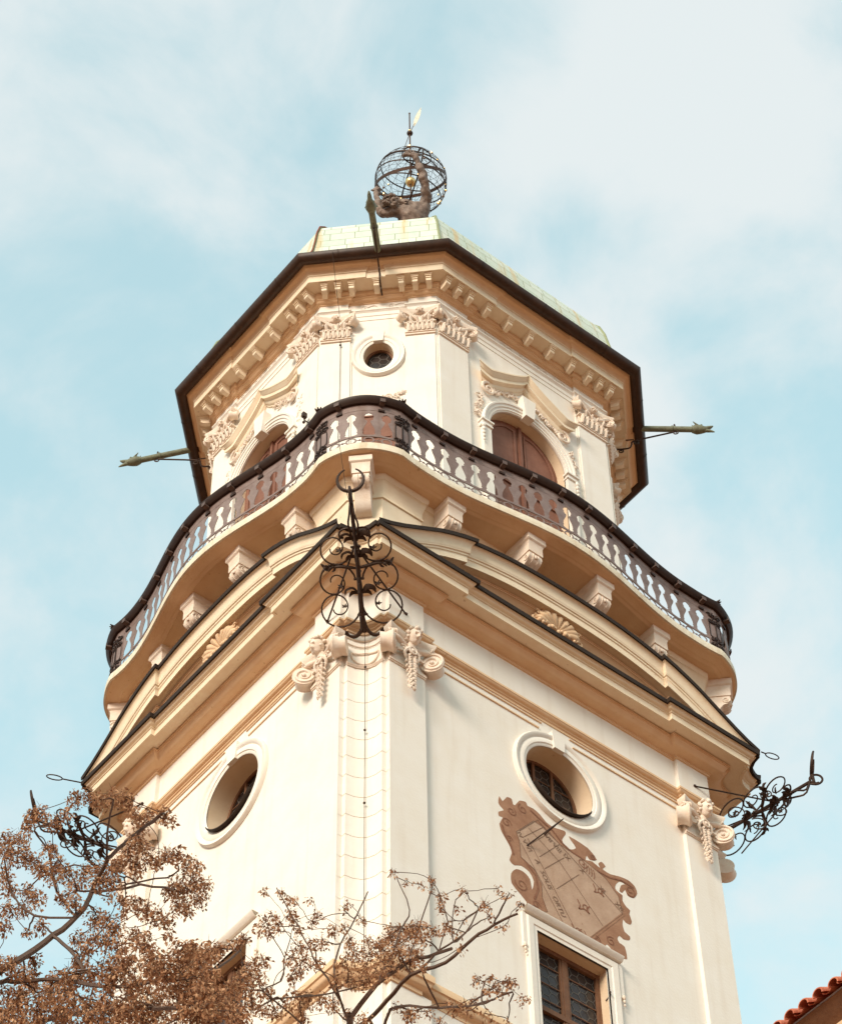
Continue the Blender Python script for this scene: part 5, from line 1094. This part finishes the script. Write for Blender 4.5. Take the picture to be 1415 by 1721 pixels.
TR_M = ((-21.49, -25.60), "0,0,0,-1,160 -1,-5,179,0,148 4,-16,358,1,135 3,-33,537,2,122 -10,-50,717,3,110 -31,-60,896,4,98 -48,-58,1075,5,85 -53,-45,1254,6,72 -50,-30,1433,7,60 39,87,1560,8,28 -22,9,1526,9,26 -22,5,1527,10,23 -16,-19,1545,11,21 3,-36,1568,12,18 -1,-66,1549,13,16 -4,-99,1533,14,14 -9,25,1532,10,22 -3,8,1534,16,20 -10,-23,1528,17,19 -10,-56,1532,18,17 -16,-106,1507,19,15 -5,-125,1523,20,14 4,-141,1532,21,12 16,-157,1539,22,10 -8,-66,1533,19,11 1,-77,1549,24,9 11,-99,1558,25,8 33,-91,1602,26,6 39,-44,1626,25,6 63,-9,1685,28,5 4,-92,1549,26,6 54,-35,1659,30,5 58,-44,1669,31,4 22,25,1542,17,14 6,-3,1530,33,13 -5,-31,1520,34,12 -19,-100,1464,35,10 -42,-161,1412,36,9 -62,-212,1373,37,8 -70,-241,1355,38,7 -35,-1,1520,10,11 -55,-13,1538,40,10 -15,32,1625,41,8 35,79,1716,42,7 73,109,1793,43,6 -58,-17,1520,40,9 -72,-11,1544,45,8 -68,3,1571,46,7 -60,31,1619,47,7 -58,51,1657,48,6 -66,56,1678,49,5 -178,-92,1402,8,7 -145,-68,1446,51,6 -124,-42,1498,52,5 -82,10,1583,53,4 -185,-92,1380,51,12 -157,-77,1415,55,11 -90,-33,1484,56,9 -36,-11,1535,57,8 -18,-15,1551,58,6 15,0,1610,12,9 48,29,1677,60,8 70,44,1722,61,6 89,86,1801,62,5 45,1,1655,13,7 78,25,1733,64,6 81,26,1750,65,4 8,-33,1568,13,4 -77,-239,1352,39,4 -165,-79,1418,56,4 87,21,1730,65,4 -6,-37,1573,13,4 -40,-155,1420,37,4 -35,-10,1546,58,4 -192,-100,1376,55,4 -2,-31,1567,13,8 -7,-26,1564,75,4 -38,-149,1424,72,3 -37,-142,1427,77,4 -94,-26,1487,57,7 -99,-22,1489,79,4 -21,37,1627,42,6 -27,41,1629,81,4 29,81,1721,43,5 24,82,1726,83,4 -100,-23,1497,80,3 -103,-22,1505,85,4 -6,-76,1554,25,7 -13,-75,1557,87,4 -77,-17,1548,46,6 -84,-22,1550,89,4 22,-5,1612,60,7 29,-10,1611,91,4 -90,16,1586,54,3 -96,20,1587,93,4 -30,-144,1434,78,3 -24,-147,1437,95,4 -2,-57,1555,14,8 -2,-52,1561,97,4 95,88,1806,63,4 104,90,1810,99,4 109,87,1808,100,3 114,82,1806,101,4 53,34,1684,61,6 60,39,1688,103,4 55,46,1693,104,3 53,52,1697,105,4 -186,-98,1402,51,5 -192,-104,1400,107,4 -192,-107,1407,108,3 -191,-110,1412,109,4 -81,-11,1554,89,5 -84,-4,1559,111,4 -100,-28,1514,86,3 -96,-30,1521,113,4 47,-44,1631,28,5 56,-46,1636,115,4 20,7,1612,60,7 26,17,1611,117,4 27,22,1622,118,3 25,25,1631,119,4 19,25,1636,120,3 10,26,1639,121,4 25,23,1644,121,2 31,21,1651,123,4 -151,-74,1422,56,8 -141,-68,1426,125,4 47,41,1678,61,6 48,51,1679,127,4 -17,-56,1541,19,8 -25,-59,1547,129,4 -81,-231,1361,68,3 -89,-227,1366,131,4 -200,-109,1374,74,3 -205,-118,1372,133,4 -213,-117,1371,134,4 -220,-125,1366,135,4 -224,-118,1361,136,4 -219,-129,1373,136,3 -217,-135,1377,138,4 14,-110,1562,26,6 20,-118,1567,140,4 24,-94,1602,27,5 12,-99,1603,142,4 21,31,1626,119,2 18,43,1625,144,4 42,-38,1643,115,4 41,-33,1651,146,4 -89,-16,1485,79,5 -81,-8,1482,148,4 -80,-5,1489,149,3 -80,-3,1496,150,4 -78,-11,1505,151,4 -62,-200,1376,38,6 -67,-189,1375,153,4 -7,31,1545,16,8 -6,32,1555,155,4 41,81,1726,43,5 51,89,1731,157,4 70,41,1697,104,3 79,40,1703,159,4 77,48,1709,160,3 77,54,1712,161,4 73,57,1708,161,2 71,65,1705,163,4 -172,-74,1427,69,3 -180,-71,1436,165,4 -177,-66,1438,166,4 -64,-231,1355,39,5 -57,-221,1352,168,4 -61,-214,1357,169,3 -67,-208,1360,170,4 -91,-19,1526,114,3 -87,-9,1528,172,4 -22,-89,1471,36,8 -23,-77,1474,174,4 95,19,1738,70,3 105,14,1745,176,4 -97,-35,1506,86,3 -96,-46,1506,178,4 11,0,1543,34,8 18,-2,1552,180,4 28,-14,1626,92,3 30,-14,1637,182,4 39,-15,1641,183,3 49,-13,1646,184,4 -35,-171,1419,37,7 -31,-182,1423,186,4 -53,-28,1521,45,7 -42,-38,1523,188,4 -39,-42,1527,189,3 -36,-45,1530,190,4 -59,-37,1524,188,5 -66,-43,1525,192,4 -168,-86,1405,51,5 -155,-78,1404,194,4 51,-17,1690,29,4 40,-23,1691,196,4 10,-87,1570,26,6 9,-79,1578,198,4 -59,40,1627,48,5 -63,54,1634,200,4 -61,49,1641,201,3 -58,45,1646,202,4 7,-33,1520,35,8 20,-41,1521,204,4 -207,-107,1411,109,2 -220,-109,1411,206,4 -141,-66,1461,52,4 -136,-68,1474,208,4 -1,-37,1586,71,3 7,-35,1599,210,4 3,-22,1596,211,3 -1,-11,1594,212,4 -6,-9,1602,213,4 -5,-2,1603,214,3 -5,6,1601,215,4 -22,30,1548,155,6 -37,26,1551,217,4 26,-114,1581,141,3 27,-105,1594,219,4 -98,-6,1566,112,3 -113,-9,1571,221,4 -115,-3,1570,222,3 -117,4,1567,223,4 63,-26,1671,31,4 73,-18,1679,225,4 33,-73,1603,27,5 35,-59,1599,227,4 7,33,1651,122,3 -2,45,1662,229,4 5,49,1662,230,3 13,55,1661,231,4 21,92,1723,83,4 10,108,1720,233,4 -2,105,1723,234,3 -18,96,1721,235,4 -22,103,1730,236,3 -24,108,1737,237,4 -59,-197,1393,153,5 -52,-198,1408,239,4 -40,-197,1411,240,3 -32,-200,1412,241,4 -50,-187,1393,239,3 -37,-181,1392,243,4 69,-48,1675,32,3 86,-57,1681,245,4 -75,16,1598,54,3 -64,25,1608,247,4 -54,17,1610,248,3 -40,11,1613,249,4 -34,-105,1475,36,8 -45,-113,1483,251,4 -37,-124,1486,252,3 -30,-140,1490,253,4 -179,-64,1457,167,3 -178,-64,1473,255,4 69,32,1755,66,3 49,42,1753,257,4 0,-157,1536,22,8 -8,-175,1533,259,4 -9,-80,1486,175,3 6,-81,1495,261,4 70,87,1736,158,3 86,81,1737,263,4 53,99,1750,158,3 50,107,1764,265,4 -23,-152,1497,254,3 -11,-170,1501,267,4 -10,-179,1509,268,3 -7,-186,1515,269,4 -19,-16,1577,76,3 -27,-3,1586,271,4 -6,58,1675,231,2 -12,70,1689,273,4 -20,79,1687,274,3 -27,85,1685,275,4 -32,82,1695,276,3 -35,83,1703,277,4 67,-64,1646,116,3 74,-77,1650,279,4 -138,-43,1514,53,4 -144,-39,1530,281,4 15,110,1741,234,3 15,119,1757,283,4 89,37,1761,66,3 102,52,1771,285,4 4,-37,1516,204,6 0,-40,1509,287,4 0,-41,1508,288,4 -87,19,1614,247,2 -102,21,1628,290,4 -25,-124,1444,95,2 -22,-105,1447,292,4 -136,-47,1465,208,3 -125,-22,1461,294,4 -112,-65,1478,209,3 -91,-65,1478,296,4 -91,-62,1471,297,3 -87,-56,1462,298,4 -83,-248,1350,68,3 -87,-257,1346,300,4 -94,-254,1342,301,3 -98,-248,1337,302,4 -58,-22,1491,150,2 -40,-33,1489,304,4 -229,-126,1353,137,3 -235,-136,1344,306,4 -240,-135,1335,307,4 -242,-143,1326,308,3 -243,-155,1314,309,4 -99,-270,1324,302,2 -104,-290,1298,311,4", "-220,-109,1411,41 -178,-64,1473,48 -224,-118,1361,55 -177,-66,1438,55 -213,-117,1371,69 -102,21,1628,35 -24,108,1737,35 -35,83,1703,41 -18,96,1721,41 15,119,1757,35 -58,45,1646,48 -113,-9,1571,55 -144,-39,1530,28 -117,4,1567,55 -96,20,1587,55 -63,54,1634,41 -27,85,1685,55 -64,25,1608,41 -12,70,1689,48 10,108,1720,41 -40,11,1613,55 24,82,1726,28 50,107,1764,28 51,89,1731,41 -27,41,1629,55 -84,-22,1550,55 -84,-4,1559,55 -136,-68,1474,55 -96,-30,1521,55 -96,-46,1506,55 -2,45,1662,41 13,55,1661,55 10,26,1639,55 -6,-9,1602,69 31,21,1651,69 60,39,1688,69 30,-14,1637,69 -27,-3,1586,83 -5,6,1601,83 25,25,1631,83 -25,-59,1547,69 29,-10,1611,69 -66,-43,1525,83 18,43,1625,83 -36,-45,1530,83 26,17,1611,55 -91,-65,1478,55 -35,-10,1546,69 -42,-38,1523,69 -87,-9,1528,69 -103,-22,1505,41 -191,-110,1412,55 -217,-135,1377,55 -180,-71,1436,69 -192,-104,1400,69 -220,-125,1366,69 -235,-136,1344,69 -205,-118,1372,83 -165,-79,1418,55 -240,-135,1335,83 -243,-155,1314,83 -192,-100,1376,83 -125,-22,1461,55 -99,-22,1489,69 -78,-11,1505,69 -37,26,1551,69 -141,-68,1426,55 -155,-78,1404,55 -80,-3,1496,69 -87,-56,1462,55 -6,32,1555,55 -40,-33,1489,55 -81,-8,1482,55 0,-40,1509,55 18,-2,1552,41 49,42,1753,35 104,90,1810,35 114,82,1806,35 40,-23,1691,35 87,21,1730,48 41,-33,1651,41 102,52,1771,28 105,14,1745,21 12,-99,1603,21 27,-105,1594,50 20,-118,1567,28 86,-57,1681,21 74,-77,1650,21 -8,-175,1533,17 -7,-186,1515,28 -11,-170,1501,28 56,-46,1636,21 73,-18,1679,28 53,52,1697,41 86,81,1737,55 77,54,1712,55 79,40,1703,69 49,-13,1646,55 9,-79,1578,55 35,-59,1599,41 48,51,1679,69 71,65,1705,69 7,-35,1599,69 -13,-75,1557,55 -1,-11,1594,69 -6,-37,1573,69 -2,-52,1561,69 -45,-113,1483,41 8,-33,1568,55 -7,-26,1564,69 -30,-140,1490,28 -89,-227,1366,35 -52,-198,1408,41 -98,-248,1337,35 -31,-182,1423,35 -87,-257,1346,41 -32,-200,1412,35 -104,-290,1298,35 -77,-239,1352,21 -24,-147,1437,35 -40,-155,1420,35 -37,-142,1427,55 6,-81,1495,35 -67,-189,1375,35 20,-41,1521,35 0,-41,1508,55 -23,-77,1474,28 -22,-105,1447,35 -67,-208,1360,17 -37,-181,1392,17 -57,-221,1352,17")

def make_tree(data, seed, name, label, lsz, dens):
    (bx, by), ns, bs = data; rnd = random.Random(seed)
    t = empty(name, (bx, by, 0), label, 'tree', 'dry seeded trees below the tower')
    nodes = [tuple(int(v) for v in q.split(',')) for q in ns.split()]; bl = [tuple(int(v) for v in q.split(',')) for q in bs.split()]
    P_ = [V3((n[0]/100, n[1]/100, n[2]/100)) for n in nodes]
    kids = {}
    for i, n in enumerate(nodes): kids.setdefault(n[3], []).append(i)
    tr = MB(); brm = MB()
    tr.tube(P_[:9], [nodes[i][4]/1000 for i in range(9)], 12)
    done = set(range(9))
    for i in range(9, len(nodes)):                            # chains of nodes become one smooth limb
        if i in done: continue
        ch = [nodes[i][3], i]; done.add(i)
        while True:
            k_ = [c for c in kids.get(ch[-1], []) if c not in done]
            if not k_: break
            nx = max(k_, key=lambda c: nodes[c][4]); ch.append(nx); done.add(nx)
        pts = [P_[c] for c in ch]; rr = [min(nodes[c][4], nodes[ch[1]][4])/1000 for c in ch]
        sp, sr = [], []
        for j in range(len(pts)-1):
            a, b, c, d = pts[max(j-1, 0)], pts[j], pts[j+1], pts[min(j+2, len(pts)-1)]
            for u in (0, .33, .66):
                sp.append(.5*((2*b)+(c-a)*u+(2*a-5*b+4*c-d)*u*u+(3*b-a-3*c+d)*u**3)+V3((rnd.uniform(-1, 1), rnd.uniform(-1, 1), rnd.uniform(-1, 1)))*.006); sr.append(rr[j]+(rr[j+1]-rr[j])*u)
        sp.append(pts[-1]); sr.append(rr[-1]); brm.tube(sp, sr, 5)
    tr.build('trunk', BARK, t)
    lf = MB()
    for x, y, z, r_ in bl:                                     # bunches of dry winged seeds and curled leaves hanging on fine stalks
        c = V3((x/100, y/100, z/100)); r_ = r_/1000
        for q in range(max(3, int(r_*90))):                    # fine bare stalks
            d = V3((rnd.gauss(0, 1), rnd.gauss(0, 1), rnd.gauss(.3, 1))).normalized(); e = c+d*r_*rnd.uniform(.8, 1.7)
            brm.tube([c, c.lerp(e, .5)+V3((0, 0, .012)), e], [.0022, .0016, .001], 3, caps=False, sm=False)
        for q in range(int(dens*(18+r_*r_*38000)) if r_ < .045 else int(dens*(66+r_*r_*32000))):
            d = V3((rnd.gauss(0, 1), rnd.gauss(0, 1), rnd.gauss(0, 1))).normalized()*max(r_*1.25, .05)*rnd.random()**.5; p = c+d; p.z -= .35*r_
            ax = V3((rnd.gauss(0, .7), rnd.gauss(0, .7), -1+rnd.gauss(0, .6))).normalized(); sd_ = ax.orthogonal().normalized(); sd_ = (Matrix.Rotation(rnd.uniform(0, 6.28), 3, ax) @ sd_)
            l = lsz*rnd.uniform(.6, 1.35); w_ = l*rnd.uniform(.16, .30); up_ = ax.cross(sd_)*l*rnd.uniform(-.25, .25)
            lf.add([p, p+ax*l*.45+sd_*w_+up_, p+ax*l+up_*.3, p+ax*l*.5-sd_*w_+up_], [(0, 1, 2), (0, 2, 3)])
    brm.build('branch', BARK, t)
    me = bpy.data.meshes.new('crown'); me.from_pydata([tuple(v) for v in lf.v], [], lf.f); me.materials.append(LEAF)
    o = bpy.data.objects.new('crown', me); col.objects.link(o); o.parent = t
    return t
make_tree(TR_L, 5, 'deciduous_tree', 'dense bushy tree full of rust brown dry seed bunches at the left, against the sky', .033, .68)
make_tree(TR_M, 6, 'deciduous_tree', 'sparser tree with thin bare twigs and few brown bunches in front of the tower corner', .032, .50)
cd_ = MB(); cd_.box(-.44, .44, -.2, -.06, 57.0, 61.12); cd_.box(-.48, -.44, -.2, -.03, 57.0, 61.16); cd_.box(.44, .48, -.2, -.03, 57.0, 61.16); cd_.box(-.48, .48, -.2, -.03, 61.12, 61.18); cd_.box(-.36, .36, -.07, -.035, 59.3, 59.36); cd_.box(-.36, .36, -.07, -.035, 60.1, 60.16); cd_.box(-.02, .02, -.07, -.04, 57, 61.1)
cdo = cd_.build('gallery_door', DOOR, T, mw=octF(4), smooth=0)
for k in (5, 6, 7): dup(cdo, T, octF(k))
# ------------------------------------------------------------------ neighbouring house with clay tiled eave
hs = empty('tiled_house', (-14.760, -24.800, 0), 'ochre house corner with red clay barrel tiles along its eave, low at the right', 'house')
# eave runs along local x, outward is local -y
HM = Matrix.Rotation(4.70103, 4, 'Z')
X0, X1 = -9.0, 8.0
def lo(mb): return mb.xf(HM)
q = MB(); q.loft([[(X0, y, z), (X1, y, z)] for y, z in [(1.5, 0), (1.5, 18.85), (1.46, 18.86), (1.46, 18.93)]+[(1.44-.30*(1-cos(i*pi/12)), 18.95+.30*sin(i*pi/12)) for i in range(7)]], closed=False)
lo(q).build('wall', PL, hs, smooth=40)
q = MB(); q.loft([[(X0, y, z), (X1, y, z)] for y, z in ((1.16, 19.26), (1.10, 19.27), (1.10, 19.33), (.40, 19.36), (.38, 19.33), (.34, 19.34), (.32, 19.44), (.27, 19.52), (.25, 19.58), (.34, 19.62))], closed=False)
lo(q).build('eave_cornice', OC, hs, smooth=30)
q = MB(); tb = MB(); pit = 0.2200; nT = int((X1-X0)/pit); sl = R(32); rnd = random.Random(3)
for i in range(nT):
    x = X0+pit*i+(-X0 % pit); j0 = rnd.uniform(-.012, .012)
    for c_ in range(4):                                       # overlapping cover tiles going up the slope
        s0, s1 = c_*.34-.02*(c_ > 0), c_*.34+.40; rg = []
        for s_, rr, h_ in ((s0, .078, .075+.012), (s0+.02, .080, .078+.012), (s1, .062, .06)):
            y = .02+s_*cos(sl)+j0; z = 19.84+s_*sin(sl)+h_*.3
            rg.append([(x+rr*cos(a), y, z+rr*sin(a)) for a in [R(-12+204*k_/12) for k_ in range(13)]]+[(x+(rr-.014)*cos(a), y, z+(rr-.014)*sin(a)) for a in [R(192-204*k_/12) for k_ in range(13)]])
        tb.loft(rg, caps=False)
        tb.add([p for p in rg[0]], [(k_, k_+1, 24-k_, 25-k_) for k_ in range(12)])
    for c_ in range(4):                                       # trough tiles between
        s0, s1 = c_*.34+.03, c_*.34+.44; rg = []
        for s_ in (s0, s1):
            y = .02+s_*cos(sl); z = 19.85+s_*sin(sl); rg.append([(x+pit/2+.07*cos(a), y, z+.05*sin(a)-.01*(s_ == s1)) for a in [R(-180+180*k_/8) for k_ in range(9)]])
        tb.loft(rg, closed=False)
lo(tb).build('roof_tiles', TILE, hs, smooth=40)
q.loft([[(X0, .02+s_*cos(sl), 19.76+s_*sin(sl)), (X1, .02+s_*cos(sl), 19.76+s_*sin(sl))] for s_ in (.06, 6.0)], closed=False)
q.loft([[(X0, .36, 19.60), (X1, .36, 19.60)], [(X0, .10, 19.80), (X1, .10, 19.80)]], closed=False)
lo(q).build('roof_boarding', WOOD, hs, smooth=0)
# ------------------------------------------------------------------ ground
mb = MB(); mb.add([(-900, -900, 0), (900, -900, 0), (900, 900, 0), (-900, 900, 0)], [(0, 1, 2, 3)]); mb.build('ground', GRD, kind='structure', smooth=0)
